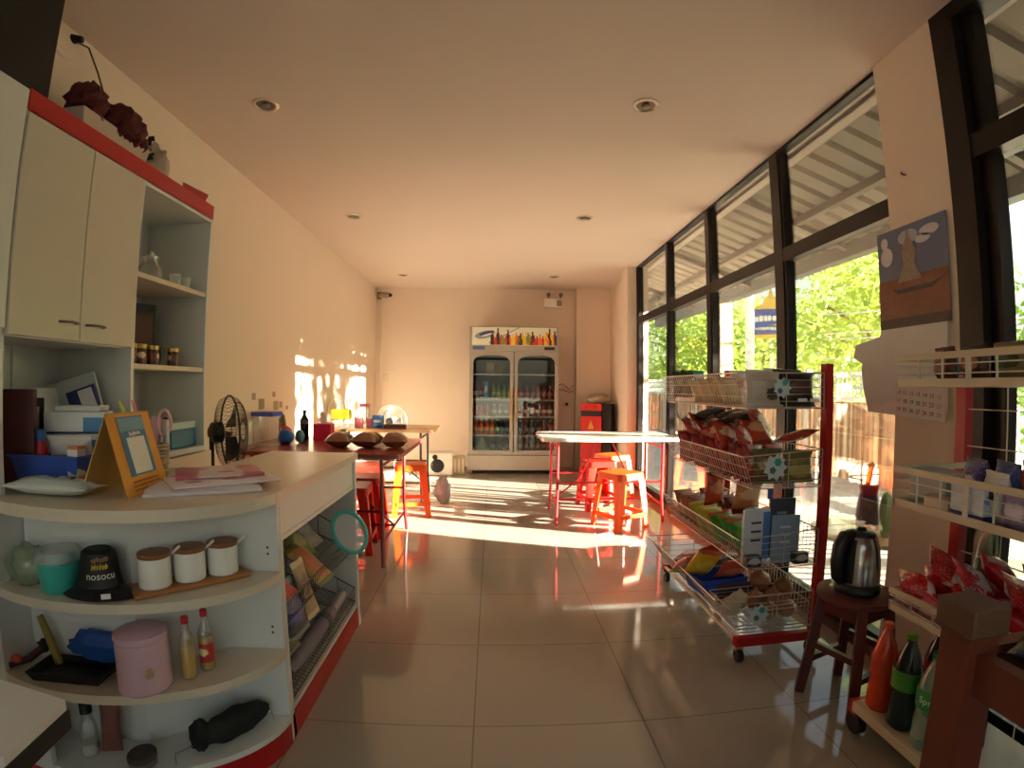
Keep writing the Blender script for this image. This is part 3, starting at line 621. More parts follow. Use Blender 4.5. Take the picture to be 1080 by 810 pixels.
def leaner(label, name, x, y, w, h, t, m, lean, rz, cat='folder'):
    return solo(name, label, cat, MB().box(-t / 2, t / 2, -w / 2, w / 2, 0, h, bev=.003), m, (x, y, ZT), rot=(lean, 0, rz))
wf_ = M('white_card', '#d9dcdd', .5)
solo('folder', 'thick white folder leaning left in the cabinet niche', 'folder', MB().box(-.016, .016, -.10, .10, 0, .30, bev=.003), wf_, (-1.575, 1.62, ZT + .006), rot=(0, -.22, .35))
solo('catalogue', 'tall grey white catalogue leaning behind the navy booklet in the niche', 'booklet', MB().box(-.10, .10, -.008, .008, 0, .32, bev=.003), M('grey_card', '#c3c9cb', .5), (-1.52, 1.735, ZT + .03), rot=(0, -.28, .2))
T = thing('booklet', 'navy blue booklet with a white panel leaning on the catalogue in the niche', 'booklet', (-1.49, 1.70, 1.03)); T.rotation_euler = (0, -.35, .3)
part(T, 'cover', MB().box(-.055, .055, -.006, .006, 0, .135, bev=.002), M('navy_card', '#26336f', .45)); part(T, 'panel', MB().box(-.01, .045, -.0075, -.006, .008, .127), wf_, label='white panel')
mb_ = M('mask_box_white', '#dfe2e4', .45); mbl = M('mask_box_blue', '#3b86c4', .45)
for k, (z, lab, dz) in enumerate(((ZT, 'white carton at the bottom of the carton stack in the niche', .074), (ZT + .075, 'white and blue carton in the middle of the niche stack', .074), (ZT + .15, 'white mask carton with blue corner on top of the niche stack', .074))):
    T = thing('carton', lab, 'carton', (-1.43, 1.57, z), .3 + .05 * k, 'cartons stacked in the niche')
    part(T, 'box', MB().box(-.10, .10, -.05, .05, 0, dz, bev=.002), mb_)
    part(T, 'blue_corner', MB().box(.03, .1005, -.0512, -.0498, .002, dz * .75), mbl, label='blue print'); part(T, 'blue_edge', MB().box(-.1005, .1005, -.0512, -.0498, .001, .008), M('navy_print', '#26336f', .4))
solo('book', 'grey white book lying on top of the carton stack', 'book', MB().box(-.075, .075, -.05, .05, 0, .018, bev=.003), wf_, (-1.42, 1.575, ZT + .226), .4)
T = thing('plastic_basket', 'open blue plastic basket of bottles on the corner counter top', 'basket', (-1.40, 1.43, ZT), .02)
bk = MB(); o1 = [(-.13, -.06), (.13, -.06), (.13, .06), (-.13, .06)]; o2 = [(-.15, -.075), (.15, -.075), (.15, .075), (-.15, .075)]
bk.add([(x, y, 0) for x, y in o1] + [(x, y, .095) for x, y in o2] + [(x * .96, y * .94, .095) for x, y in o2] + [(x * .96, y * .94, .006) for x, y in o1], [(3, 2, 1, 0), (12, 13, 14, 15)] + [(i, (i + 1) % 4, 4 + (i + 1) % 4, 4 + i) for i in range(4)] + [(4 + i, 4 + (i + 1) % 4, 8 + (i + 1) % 4, 8 + i) for i in range(4)] + [(8 + i, 8 + (i + 1) % 4, 12 + (i + 1) % 4, 12 + i) for i in range(4)])
part(T, 'tub', bk, M('blue_plastic', '#3c5cb8', .4))
part(T, 'rim', MB().tube([(x, y, .095) for x, y in o2], .006, 6, closed=True), M('blue_plastic', '#3c5cb8', .4))
def bottle(name, label, loc, r, h, body, cap, neck=.4, caph=.14, lab=None, shoulder=.62, cat='bottle', group=None, labelname='label', liquid=None, fill=.6):
    T = thing(name, label, cat, loc, 0, group)
    part(T, 'body', MB().lathe([(0, 0), (r * .9, 0), (r, r * .15), (r, h * shoulder), (r * .8, h * (shoulder + .09)), (r * neck, h * (shoulder + .2)), (r * neck, h * (1 - caph))], seg=20), body, smooth=True)
    part(T, 'cap', MB().lathe([(r * neck * 1.15, h * (1 - caph)), (r * neck * 1.15, h * .99), (r * neck, h), (0, h)], seg=16), cap, smooth=True)
    if liquid: part(T, 'liquid', MB().lathe([(0, .003), (r * .88, .003), (r * .96, r * .16), (r * .96, h * fill), (0, h * fill)], seg=18), liquid, smooth=True)
    if lab: part(T, labelname, MB().lathe([(r * 1.012, h * lab[1]), (r * 1.012, h * lab[2])], seg=20), lab[0], smooth=True)
    return T
pinkb = M('pink_plastic', '#d8607a', .4)
bottle('bottle', 'small pink bottle with dark neck in the blue basket', (-1.50, 1.44, ZT + .007), .02, .145, pinkb, M('dark_cap', '#3a2a2c', .4), neck=.8, caph=.2)
bottle('bottle', 'red bottle with blue cap in the blue basket', (-1.455, 1.425, ZT + .007), .021, .165, M('red_plastic', '#c02430', .4), M('blue_cap', '#2d62b0', .4), neck=.7, caph=.22, lab=(P('pk_redlab', '#c02430', '#f0e8e6', '#c02430'), .1, .5))
packet('tissue_pack', 'white paper packets filling the blue basket', 'packet', P('pk_white', '#d9d9d6', '#c9ccd0', '#e6e6e2'), .18, .08, .05, (-1.36, 1.455, ZT + .115), (.3, 0, .05), 12)
solo('medicine_box', 'tiny white carton leaning in the right end of the blue basket', 'carton', MB().box(-.018, .018, -.02, .02, 0, .10, bev=.002), P('pk_med', '#e2e3e4', '#40566f', '#e58a5a', cz=.35, rx=.3, rz=.2), (-1.275, 1.385, ZT + .03), .1)
packet('wet_wipes', 'pale packet of wet wipes with dark curls lying before the blue basket', 'packet', P('pk_wipes', '#cfdad6', '#b8c4c4', '#dfe6e3'), .30, .10, .05, (-1.27, 1.285, ZT + .026), (PI / 2, 0, .04), 13)
T = bpy.data.objects['wet_wipes']
for k, (x, s_) in enumerate(((-.0, 1), (.06, .8))):
    c_ = MB().tube([(x + .014 * s_ * math.cos(a), .024, .014 * s_ * math.sin(a)) for a in [PI * (1.0 + 1.3 * i / 10) for i in range(11)]], .004 * s_, 6)
    part(T, 'printed_curl', c_, M('plum_print', '#4c2a40', .4), smooth=True, label='dark printed curl')
# tent sign with its printed card
T = thing('payment_stand', 'yellow card tent stand with a blue and white notice on the corner top', 'sign', (-1.115, 1.41, ZT), 0)
A, B_, Cc, Dd = Vector((-1.02, 1.30, ZT)), Vector((-1.045, 1.53, ZT)), Vector((-1.10, 1.305, ZT + .235)), Vector((-1.125, 1.535, ZT + .235))
E1, E2 = Vector((-1.175, 1.285, ZT)), Vector((-1.2, 1.515, ZT))
ylw = M('yellow_card', '#d8962c', .5); ylb = M('yellow_card_back', '#c2a25c', .6)
def slab(a, b, c, d, th, outn): return MB().add([a, b, d, c, a - outn * th, b - outn * th, d - outn * th, c - outn * th], [(0, 1, 2, 3), (7, 6, 5, 4), (0, 4, 5, 1), (1, 5, 6, 2), (2, 6, 7, 3), (3, 7, 4, 0)])
nf = (B_ - A).cross(Cc - A).normalized()
part(T, 'front_leaf', slab(A, B_, Cc, Dd, .003, nf), ylw, world=True)
nb = (Cc - E1).cross(E2 - E1).normalized()
part(T, 'back_leaf', slab(E1, E2, Cc, Dd, .003, nb), ylb, world=True)
U = (B_ - A).normalized(); Vv = (Cc - A).normalized(); Lh = (Cc - A).length
def onleaf(u0, u1, v0, v1, m, name, k=1):
    q = [A + U * u + Vv * v + nf * (.001 * k) for u, v in ((u0, v0), (u1, v0), (u0, v1), (u1, v1))]; return part(T, name, slab(q[0], q[1], q[2], q[3], .0008, nf), m, world=True)
onleaf(.045, .185, .055, .235, M('card_blue', '#2f6f9f', .4), 'blue_card', 2); onleaf(.07, .165, .06, .17, paper, 'white_panel', 3)
onleaf(.045, .185, .19, .23, M('card_pale_blue', '#6d9db8', .4), 'pale_band', 3)
part(T, 'print_line', dash_mb(.06, .014, frame_mat(A + U * .117 + Vv * .18 + nf * .0042, U, Vv), seed=5), paper, world=True)
for k, v in enumerate((.038, .026, .014)): part(T, 'print_line', dash_mb((.14, .15, .07)[k], .006, frame_mat(A + U * (.115, .115, .075)[k] + Vv * v + nf * .0015, U, Vv), seed=6 + k), M('brown_print', '#8a4d17', .5), world=True)
# woven pen cup
T = thing('pen_basket', 'small woven basket of pens and scissors behind the yellow tent stand', 'basket', (-1.19, 1.66, ZT))
wk = MB()
for i in range(9):
    z = .008 + i * .0125; wk.tube([((.042 + .0007 * i + .0025 * (1 if (k + i) % 2 else -1)) * math.cos(2 * PI * k / 28), (.042 + .0007 * i + .0025 * (1 if (k + i) % 2 else -1)) * math.sin(2 * PI * k / 28), z) for k in range(28)], .0062, 6, closed=True)
wk.lathe([(0, .002), (.04, .002)], seg=20)
part(T, 'weave', wk, M('pale_wicker', '#b9a68c', .7, var=.35, scale=60), smooth=True)
def stick(name, label, cat, base, tip, r, m, tipm=None):
    o = MB().tube([base, Vector(base).lerp(Vector(tip), .85), tip], [r, r, r * .6], 8); b0 = Vector(base); o.v = [tuple(Vector(v) - b0) for v in o.v]
    return solo(name, label, cat, o, m, base, smooth=True)
stick('highlighter', 'yellow highlighter pen leaning out of the woven basket', 'pen', (-1.20, 1.65, ZT + .02), (-1.275, 1.585, ZT + .26), .007, M('neon_yellow', '#d6d43a', .4))
stick('highlighter', 'pink highlighter pen leaning out of the woven basket', 'pen', (-1.19, 1.67, ZT + .02), (-1.245, 1.615, ZT + .265), .007, M('neon_pink', '#e08a94', .4))
T = thing('scissors', 'scissors with pink loop handles standing in the woven basket', 'scissors', (-1.175, 1.675, ZT + .02))
part(T, 'blades', MB().tube([(0, 0, 0), (.005, .005, .12)], .006, 6), chrome, smooth=True)
part(T, 'handle', MB().tube([(.012 + .018 * math.cos(a) * .8, .01 + .018 * math.cos(a), .165 + .045 * math.sin(a)) for a in [2 * PI * k / 18 for k in range(18)]], .006, 6, closed=True), M('soft_pink', '#dba8a8', .4), smooth=True)
packet('tape_pack', 'pink packet standing in the woven basket before the scissors', 'packet', M('soft_pink', '#dba8a8', .4), .04, .16, .015, (-1.205, 1.685, ZT + .125), (0, .1, .6), 3)
T = thing('calculator', 'white calculator with grey keys standing in the woven basket', 'calculator', (-1.168, 1.70, ZT + .02), .9)
part(T, 'case', MB().box(-.006, .006, -.026, .026, 0, .175, bev=.005), M('offwhite_plastic', '#e6e3dc', .4))
for r_ in range(3):
    for c_ in range(3): part(T, 'key', MB().box(.006, .009, -.017 + .013 * c_, -.008 + .013 * c_, .10 - .014 * r_ + .0, .109 - .014 * r_), M('grey_key', '#8d8f90', .5))
T = thing('seed_pod', 'small twisted brown twig lying right of the woven basket', 'twig', (-1.10, 1.72, ZT)); part(T, 'stem', MB().tube([(-.03, -.02, .008), (0, 0, .012), (.03, .012, .008), (.06, .03, .010)], [.008, .01, .006, .004], 8), M('twig_brown', '#5b4033', .8), smooth=True)
# folded cloths
def cloth(label, loc, w, d, h, m, rz, seed, name='folded_cloth'):
    o = MB(); n = 14
    for zi, z in ((0, 0), (1, h)):
        for j in range(n + 1):
            for i in range(n + 1):
                u, v = i / n - .5, j / n - .5
                e = max(abs(u), abs(v)) * 2; zz = z * (1 - max(0, e - .85) * 3.2) + (.004 * noise.noise(Vector((u * 5 + seed, v * 5, seed))) if zi else 0)
                o.v.append((u * w * (1 + .03 * noise.noise(Vector((v * 4, seed, 1)))), v * d * (1 + .03 * noise.noise(Vector((u * 4, seed, 3)))), max(0, zz)))
    N = (n + 1) ** 2
    for s_ in (0, 1):
        for j in range(n):
            for i in range(n):
                a = s_ * N + j * (n + 1) + i; q = (a, a + 1, a + n + 2, a + n + 1); o.f.append(q if s_ else q[::-1]); o.mi.append(0)
    rg = list(range(n)) + [j * (n + 1) + n for j in range(n)] + [n * (n + 1) + n - i for i in range(n)] + [(n - j) * (n + 1) for j in range(n)]
    for a, b2 in zip(rg, rg[1:] + rg[:1]): o.f.append((a, b2, b2 + N, a + N)); o.mi.append(0)
    return solo(name, label, 'cloth', o, m, loc, rz, smooth=True, ang=60, group='cloths folded on the counter')
cloth('white folded cloth at the bottom of the pile on the counter', (-.90, 1.50, ZT), .34, .22, .016, M('white_cotton', '#e2dde4', .9, bump=.2), .55, 1)
cloth('pink edged white cloth in the middle of the pile on the counter', (-.865, 1.55, ZT + .017), .33, .2, .014, P('pk_cloth1', '#e6dce0', '#e9e2e4', '#c25a74', rx=.45, rz=.9), .75, 2)
cloth('pink patterned cloth on top of the pile on the counter', (-.90, 1.595, ZT + .032), .27, .19, .012, P('pk_cloth2', '#c46478', '#e7d3d3', '#b84a62', rx=.25, rz=.9), .6, 3)
# ---------------------------------------------------------------- middle shelf of the corner unit (z .605)
Z2 = .606
T = thing('lidded_tub', 'turquoise tub with clear lid on the upper rounded shelf', 'tub', (-1.20, 1.215, Z2))
part(T, 'tub', MB().lathe([(0, 0), (.042, 0), (.047, .006), (.056, .085), (.05, .086), (0, .08)], seg=24), M('turquoise_plastic', '#3fb3a6', .35), smooth=True)
part(T, 'lid', MB().lathe([(.058, .084), (.062, .09), (.060, .115), (.055, .12), (0, .12)], seg=24), M_glass('lid_clear', '#e8f0f0', .12, .1, .3), smooth=True)
solo('plastic_bag', 'clear crumpled bag with green contents left of the turquoise tub', 'bag', MB().blob((0, 0, .05), (.06, .045, .06), .4, 3.2, 20, 12, seed=9, flat=.05), M_glass('green_clear', '#9db58e', .08, .2, .35), (-1.325, 1.235, Z2), smooth=True, ang=80)
T = thing('bucket_hat', 'black bucket hat with yellow and white lettering on the upper rounded shelf', 'hat', (-1.065, 1.218, Z2 + .01))
hm = M('black_fabric', '#151416', .6, var=.3, bump=.15, scale=50)
part(T, 'crown', MB().lathe([(0, .118), (.035, .12), (.047, .112), (.05, .10), (.056, .045), (.062, .022)], seg=28, sy=.85), hm, smooth=True)
part(T, 'brim', MB().lathe([(.061, .022), (.085, .006), (.112, -.004), (.113, -.006), (.085, .002), (.061, .018)], seg=32, sy=.58), hm, smooth=True)
def curved_text(s, size, r, z, az, mb=None, sy=.85, slope=0):
    m_ = text_mb(s, size, .0004)
    out = []
    for x, y, zz in m_.v:
        a = az + x / r; rr = r + zz - (y * slope); out.append((rr * math.cos(a), rr * sy * math.sin(a), z + y))
    m_.v = out; return m_
az = math.radians(-52)
part(T, 'lettering', curved_text('nosocu', .028, .0575, .055, az, slope=.12), M('hat_white', '#dfdad2', .5), label='white lettering')
for k in range(6):
    a0 = az - .36 + .13 * k; part(T, 'yellow_squiggle', MB().tube([(.0575 * math.cos(a0 + d), .0575 * .85 * math.sin(a0 + d), z) for d, z in ((-.04, .073), (0, .087 + .003 * (k % 2)), (.03, .076), (.07, .084))], .0018, 5), M('hat_yellow', '#c9b43a', .5), smooth=True)
em = MB()
for k, (dx, z) in enumerate(((-.3, .097), (-.1, .1), (.12, .098), (.3, .1))): em.blob((.053 * math.cos(az + dx), .045 * math.sin(az + dx), z), (.008, .006, .006), .4, 4, 10, 6, seed=k)
part(T, 'printed_patch', em, M('hat_print', '#8a6a4d', .5, var=.5, scale=120))
solo('hat_tag', 'small white tag on the brim of the black bucket hat', 'tag', MB().box(-.012, .012, -.001, .001, 0, .014), paper, (-1.005, 1.163, Z2 + .012), .5)
T = thing('serving_tray', 'narrow wooden tray carrying three white canisters', 'tray', (-.868, 1.352, Z2), math.radians(48))
part(T, 'board', MB().box(-.165, .165, -.052, .052, 0, .014, bev=.005), M('bamboo', '#a9713f', .45, var=.2, scale=8))
for k, (x, lab) in enumerate(((-.098, 'white canister with wooden lid, leftmost of three on the tray'), (0, 'white canister with wooden lid, middle of three on the tray'), (.098, 'white canister with wooden lid, rightmost of three on the tray'))):
    a = math.radians(48); p = (-.868 + x * math.cos(a), 1.352 + x * math.sin(a), Z2 + .0142)
    if k == 0:
        K = thing('canister', lab, 'canister', p, 0, 'canisters on the wooden tray')
        part(K, 'jar', MB().lathe([(0, 0), (.041, 0), (.0445, .004), (.0445, .080), (.043, .084), (0, .084)], seg=28), M('white_ceramic', '#e9e6df', .25), smooth=True)
        part(K, 'lid', MB().lathe([(.044, .0845), (.0455, .087), (.0455, .096), (.044, .098), (0, .098)], seg=28), M('lid_wood', '#8d5a35', .5, var=.2), smooth=True)
        part(K, 'spoon_handle', MB().tube([(.035, .02, .083), (.052, .03, .098), (.062, .034, .108)], .004, 6), M('white_ceramic', '#e9e6df', .25), smooth=True)
    else: dup(K, p, 0, lab)
# ---------------------------------------------------------------- lower shelf of the corner unit (z .345)
Z3 = .346
T = thing('tissue_barrel', 'pale pink round lidded container on the lower rounded shelf', 'container', (-.955, 1.222, Z3))
part(T, 'barrel', MB().lathe([(0, 0), (.066, 0), (.072, .008), (.070, .145), (.066, .15), (0, .15)], seg=32), M('pale_pink_plastic', '#d9b3c4', .35), smooth=True)
part(T, 'lid', MB().lathe([(.071, .150), (.073, .155), (.071, .166), (.05, .172), (0, .174)], seg=32), M('pale_pink_plastic', '#d9b3c4', .35), smooth=True)
part(T, 'printed_flower', MB().blob((.052, -.05, .07), (.012, .012, .014), .5, 5, 10, 8), M('flower_tan', '#c9ae8e', .5))
yl = M_glass('yellow_liquid', '#e3b41f', .06, .02, .8)
for k, (p, lab, oc) in enumerate((((-.862, 1.292, Z3), 'small yellow bottle with red cap, the nearer of two on the lower rounded shelf', '#d9a91a'), ((-.835, 1.348, Z3), 'small yellow bottle with red label and red cap, the farther of two', '#c79a2c'))):
    T = bottle('sauce_bottle', lab, p, .022, .185, clear, M('red_cap', '#c22026', .4), neck=.42, caph=.11, shoulder=.6, liquid=M('yellow_oil%d' % k, oc, .2), fill=.56, lab=((P('pk_saucelab', '#b5222a', '#e8d8a0', '#b5222a'), .14, .46) if k else None), group='yellow bottles on the lower rounded shelf')
solo('paint_tray', 'shallow black tray lying on the lower rounded shelf', 'tray', MB().add([(x, y, z) for z, k in ((0, .85), (.028, 1), (.028, .94), (.006, .8)) for x, y in ((-.12 * k, -.055 * k), (.12 * k, -.055 * k), (.12 * k, .055 * k), (-.12 * k, .055 * k))], [(3, 2, 1, 0), (12, 13, 14, 15)] + [(4 * a + i, 4 * a + (i + 1) % 4, 4 * a + 4 + (i + 1) % 4, 4 * a + 4 + i) for a in range(3) for i in range(4)]), black, (-1.19, 1.225, Z3), .08)
T = thing('cloth_bundle', 'bright blue bundled cloth bag behind the black tray', 'bag', (-1.13, 1.268, Z3 + .028))
part(T, 'bundle', MB().blob((0, 0, .045), (.11, .026, .046), .35, 2.6, 22, 12, seed=5, flat=.045), M('blue_nylon', '#1f4f9c', .5, var=.25, bump=.3), smooth=True)
part(T, 'drawstring', MB().tube([(.10, -.005, .03), (.125, -.02, .02), (.14, -.03, -.01), (.13, -.035, .0)], .003, 6), black, smooth=True)
solo('cleaning_brush', 'yellow handled brush standing tilted at the left of the lower shelf', 'brush', MB().tube([(.055, 0, 0), (.03, .0, .07), (0, 0, .145)], [.012, .011, .009], 10), M('mustard_plastic', '#8d7a24', .5), (-1.335, 1.262, Z3 + .004), smooth=True)
T = thing('hand_brush', 'dark red handled brush lying at the far left of the lower shelf', 'brush', (-1.385, 1.235, Z3))
part(T, 'handle', MB().tube([(-.02, -.03, .012), (.02, .005, .02), (.045, .03, .045)], [.009, .011, .013], 8), M('dark_red_wood', '#4a1a18', .5), smooth=True)
part(T, 'bristles', MB().blob((.05, .034, .052), (.022, .014, .02), .5, 6, 12, 8, seed=2), M('dark_bristle', '#231a18', .9))
part(T, 'tip', MB().blob((-.005, -.018, .028), (.016, .012, .014), .2), M('coral', '#d2573f', .5), smooth=True)
# ---------------------------------------------------------------- bottom shelf of the corner unit (z .105)
Z4 = .106
bottle('bottle', 'clear glass bottle with black cap on the bottom rounded shelf', (-1.165, 1.215, Z4), .024, .165, clear, black, neck=.62, caph=.2, shoulder=.52, liquid=M('pale_powder', '#cfcabc', .7), fill=.22)
packet('paper_pouch', 'brown paper pouch standing beside the clear bottle on the bottom shelf', 'pouch', M('brown_pouch', '#7b4a43', .6), .06, .17, .03, (-1.105, 1.235, Z4 + .085), (0, .06, .3), 21)
T = thing('dark_lid_jar', 'low jar with a dark grey lid on the bottom rounded shelf', 'jar', (-.985, 1.20, Z4)); part(T, 'jar', MB().lathe([(0, 0), (.036, 0), (.038, .02)], seg=24), M('jar_grey', '#6b645e', .4), smooth=True); part(T, 'lid', MB().lathe([(.038, .0205), (.040, .023), (.040, .036), (.036, .040), (0, .042)], seg=24), M('lid_grey', '#3c3735', .5), smooth=True)
T = thing('black_pouch', 'long black zip pouch lying on the bottom rounded shelf', 'pouch', (-.785, 1.375, Z4), math.radians(56))
part(T, 'pouch', MB().blob((0, 0, .045), (.125, .038, .046), .14, 2.6, 26, 14, seed=4, flat=.045), M('black_cloth', '#0f0f11', .7, bump=.3, scale=60), smooth=True)
part(T, 'knot', MB().blob((-.112, 0, .055), (.03, .03, .05), .3, 4, 14, 10, seed=6), M('black_cloth', '#0f0f11', .7), smooth=True)
T = thing('shelf_rail', 'thin chrome guard rail before the black pouch', 'rail', (-.78, 1.32, Z4)); part(T, 'bar', MB().tube([(-.11, -.105, 0), (-.11, -.105, .035), (-.05, -.035, .04), (.02, .05, .04), (.075, .14, .042), (.08, .15, 0)], .0022, 6), chrome, smooth=True)

# white desk corner at the bottom left
T = thing('desk', 'white desk top with black edge cut by the bottom left corner', 'desk', (-1.2, .45, 0))
dk = [(-.755, .745), (-.735, .60), (-1.0, .05), (-1.7, .05), (-1.7, .90)]
part(T, 'desktop', MB().prism(dk, .600, .62), M('desk_white', '#e4e4e4', .35), world=True)
part(T, 'edge_band', MB().prism([(x + (.004 if x > -1.5 else 0), y + .002) for x, y in dk], .565, .5995), black, world=True, label='black edge')
for x, y in ((-1.6, .8), (-1.6, .15), (-1.05, .2), (-.9, .62)): part(T, 'leg', MB().tube([(x, y, 0), (x, y, .565)], .02, 10), black, world=True, smooth=True)
# ================================================================ MIDDLE AND BACK
def rrect(x0, x1, y0, y1, r, n=6):
    o = []
    for cx, cy, a in ((x1 - r, y1 - r, 0), (x0 + r, y1 - r, 90), (x0 + r, y0 + r, 180), (x1 - r, y0 + r, 270)):
        o += [(cx + r * math.cos(math.radians(a + 90 * k / n)), cy + r * math.sin(math.radians(a + 90 * k / n))) for k in range(n + 1)]
    return o
def folding_table(label, x0, x1, y0, y1, top, legm, z=.75, inset=.14, edge=None):
    cx, cy = (x0 + x1) / 2, (y0 + y1) / 2; T = thing('folding_table', label, 'table', (cx, cy, 0))
    hx, hy = (x1 - x0) / 2, (y1 - y0) / 2
    part(T, 'tabletop', MB().prism(rrect(-hx, hx, -hy, hy, .05), z - .025, z), top)
    part(T, 'edge_band', MB().prism(rrect(-hx - .003, hx + .003, -hy - .003, hy + .003, .052), z - .027, z - .003), edge or top)
    lx, ly = hx - inset, hy - .09
    for sx in (-1, 1):
        for sy in (-1, 1):
            part(T, 'leg', MB().tube([(sx * lx, sy * ly, z - .027), (sx * lx, sy * ly * .96, .26), (sx * (lx + .01), sy * ly * 1.08, .012), (sx * (lx + .01), sy * ly * 1.09, 0)], .0125, 10), legm, smooth=True)
        for zz in (.16, .66): part(T, 'crossbar', MB().tube([(sx * lx, -ly, zz), (sx * lx, ly, zz)], .0095, 8), legm, smooth=True)
        part(T, 'brace', MB().tube([(sx * lx, 0, .16), (sx * lx * .5, 0, .35), (sx * .05, 0, z - .03)], .008, 8), legm, smooth=True)
    for sy in (-1, 1): part(T, 'stretcher', MB().tube([(-lx, sy * ly * .96, .36), (lx, sy * ly * .96, .36)], .009, 8), legm, smooth=True)
    part(T, 'stretcher', MB().tube([(-lx, 0, .16), (lx, 0, .16)], .009, 8), legm, smooth=True)
    return T
redmet = M('red_leg_enamel', '#a3141b', .35)
folding_table('red topped folding table with three brown loaf bags by the left wall', -1.735, -.575, 3.18, 4.22, M('red_brown_laminate', '#a2493f', .25, var=.05), M('dark_red_leg', '#6d1015', .35), edge=M('red_edge', '#8c3a33', .35))
folding_table('wood topped folding table beyond the red table by the left wall', -1.735, -.575, 5.0, 5.74, M('beech_laminate', '#b58e64', .3, var=.08), black)
folding_table('white topped folding table with red legs by the windows', .415, 1.62, 4.27, 4.98, M('white_table_laminate', '#e6e1d8', .25), redmet)
# plastic stools
def make_stool(label, mat, loc, rz):
    T = thing('plastic_stool', label, 'stool', loc, rz)
    st = MB(); st.prism(rrect(-.145, .145, -.145, .145, .035), .452, .466); st.prism(rrect(-.138, .138, -.138, .138, .03), .466, .470); st.prism(rrect(-.148, .148, -.148, .148, .036), .415, .452)
    part(T, 'seat', st, mat)
    for sx in (-1, 1):
        for sy in (-1, 1):
            w = MB(); t, b, a1, a2 = .142, .178, .068, .048
            pts = []
            for z, e, a in ((.415, t, a1), (0, b, a2)):
                pts += [(sx * e, sy * e, z), (sx * (e - a), sy * e, z), (sx * (e - a), sy * (e - .014), z), (sx * (e - .014), sy * (e - .014), z), (sx * (e - .014), sy * (e - a), z), (sx * e, sy * (e - a), z)]
            n = 6; fs = [tuple(range(6)), tuple(range(6, 12))[::-1]] + [(i, (i + 1) % n, n + (i + 1) % n, n + i) for i in range(n)]
            if sx * sy > 0: fs = [f[::-1] for f in fs]
            w.add(pts, fs); part(T, 'leg', w, mat)
    e = .162
    for s_ in (-1, 1):
        part(T, 'brace', MB().box(-e + .03, e - .03, s_ * (e + .004) - .007, s_ * (e + .004) + .007, .10, .135), mat); part(T, 'brace', MB().box(s_ * (e + .004) - .007, s_ * (e + .004) + .007, -e + .03, e - .03, .10, .135), mat)
    return T
org = M_glow('orange_stool_plastic', '#f0641a'); rds = M_glow('red_stool_plastic', '#cf2a1c')
S0 = make_stool('bright orange plastic stool nearest the camera beside the white table', org, (1.085, 4.27, 0), math.radians(28))
S0['group'] = 'plastic stools'
def stool(label, loc, rz, mat):
    r = S0.copy(); COL.objects.link(r); r.location = loc; r.rotation_euler = (0, 0, rz); r['label'] = label
    for ch in S0.children:
        c = ch.copy(); COL.objects.link(c); c.parent = r
        c.material_slots[0].link = 'OBJECT'; c.material_slots[0].material = mat
    return r
stool('red orange plastic stool behind the nearest one under the white table', (1.035, 4.98, 0), .15, rds)
stool('orange plastic stool between the red drinks dispenser and the white table', (1.27, 5.40, 0), .5, org)
stool('bright orange plastic stool at the right end of the red topped table', (-.755, 4.72, 0), .18, org)
stool('orange plastic stool behind the far end of the cream counter', (-1.06, 3.00, 0), .35, org)
stool('red plastic stool under the middle of the red topped table', (-1.02, 3.62, 0), .1, rds)
stool('second red plastic stool, deeper under the red topped table', (-1.02, 4.02, 0), .05, rds)
stool('red plastic stool between the red table and the wood table', (-1.15, 4.62, 0), .3, rds)
# things on the red table
ZB = .751
T = thing('storage_jar', 'clear square plastic jar with blue lid on the red table by the wall', 'jar', (-1.60, 3.52, ZB))
part(T, 'jar', MB().prism(rrect(-.085, .085, -.085, .085, .03), 0, .205), clear); part(T, 'lid', MB().prism(rrect(-.09, .09, -.09, .09, .03), .206, .235), M('blue_lid', '#3b4fc0', .4), label='blue lid')
T = thing('storage_jar', 'clear plastic jar without lid left of the blue lidded jar', 'jar', (-1.665, 3.31, ZB)); part(T, 'jar', MB().lathe([(0, 0), (.06, 0), (.065, .01), (.065, .18), (.055, .2)], seg=20), clear, smooth=True)
for k, (x, y, r, m, lab, z) in enumerate(((-1.49, 3.60, .06, ('toy_blue', '#2569c4'), 'blue plastic tub beside the blue lidded jar on the red table', .0), (-1.54, 3.72, .05, ('toy_red', '#cc2a3c'), 'red plastic pouch behind the blue plastic tub', .0), (-1.60, 3.80, .03, ('toy_green', '#66662c'), 'small olive bottle behind the red pouch', 0.0), (-1.43, 3.72, .035, ('toy_teal', '#4a7f8f'), 'small grey teal pot right of the blue plastic tub', 0.0))):
    solo(('tub', 'pouch', 'bottle', 'pot')[k], lab, ('tub', 'pouch', 'bottle', 'pot')[k], MB().blob((0, 0, (.05, .06, .10, .045)[k]), (r, r * .9, (.055, .062, .11, .05)[k]), .18, 4, 16, 10, seed=k, flat=(.05, .06, .10, .045)[k]), M(m[0], m[1], .35), (x, y, ZB), smooth=True)
bottle('bottle', 'dark drink bottle with dark cap on the red table', (-1.46, 3.90, ZB), .034, .235, M('cola_dark', '#1d1726', .15), black, neck=.42, caph=.12, lab=(M('violet_label', '#4a3a66', .4), .55, .66))
T = thing('tissue_box', 'magenta pink tissue box with a white tissue on the red table', 'tissue box', (-1.31, 3.92, ZB), .05)
part(T, 'box', MB().box(-.07, .07, -.06, .06, 0, .13, bev=.006), M('magenta_card', '#d3164f', .35))
part(T, 'tissue', MB().blob((0, 0, .165), (.03, .015, .05), .5, 3, 14, 10, seed=8), M('tissue_white', '#e9e4e0', .9), smooth=True)
solo('cup', 'small grey cup right of the magenta tissue box', 'cup', MB().lathe([(0, 0), (.022, 0), (.028, .075), (.025, .075), (.02, .006), (0, .006)], seg=18), M('grey_cup', '#8a8078', .5), (-1.195, 4.06, ZB), smooth=True)
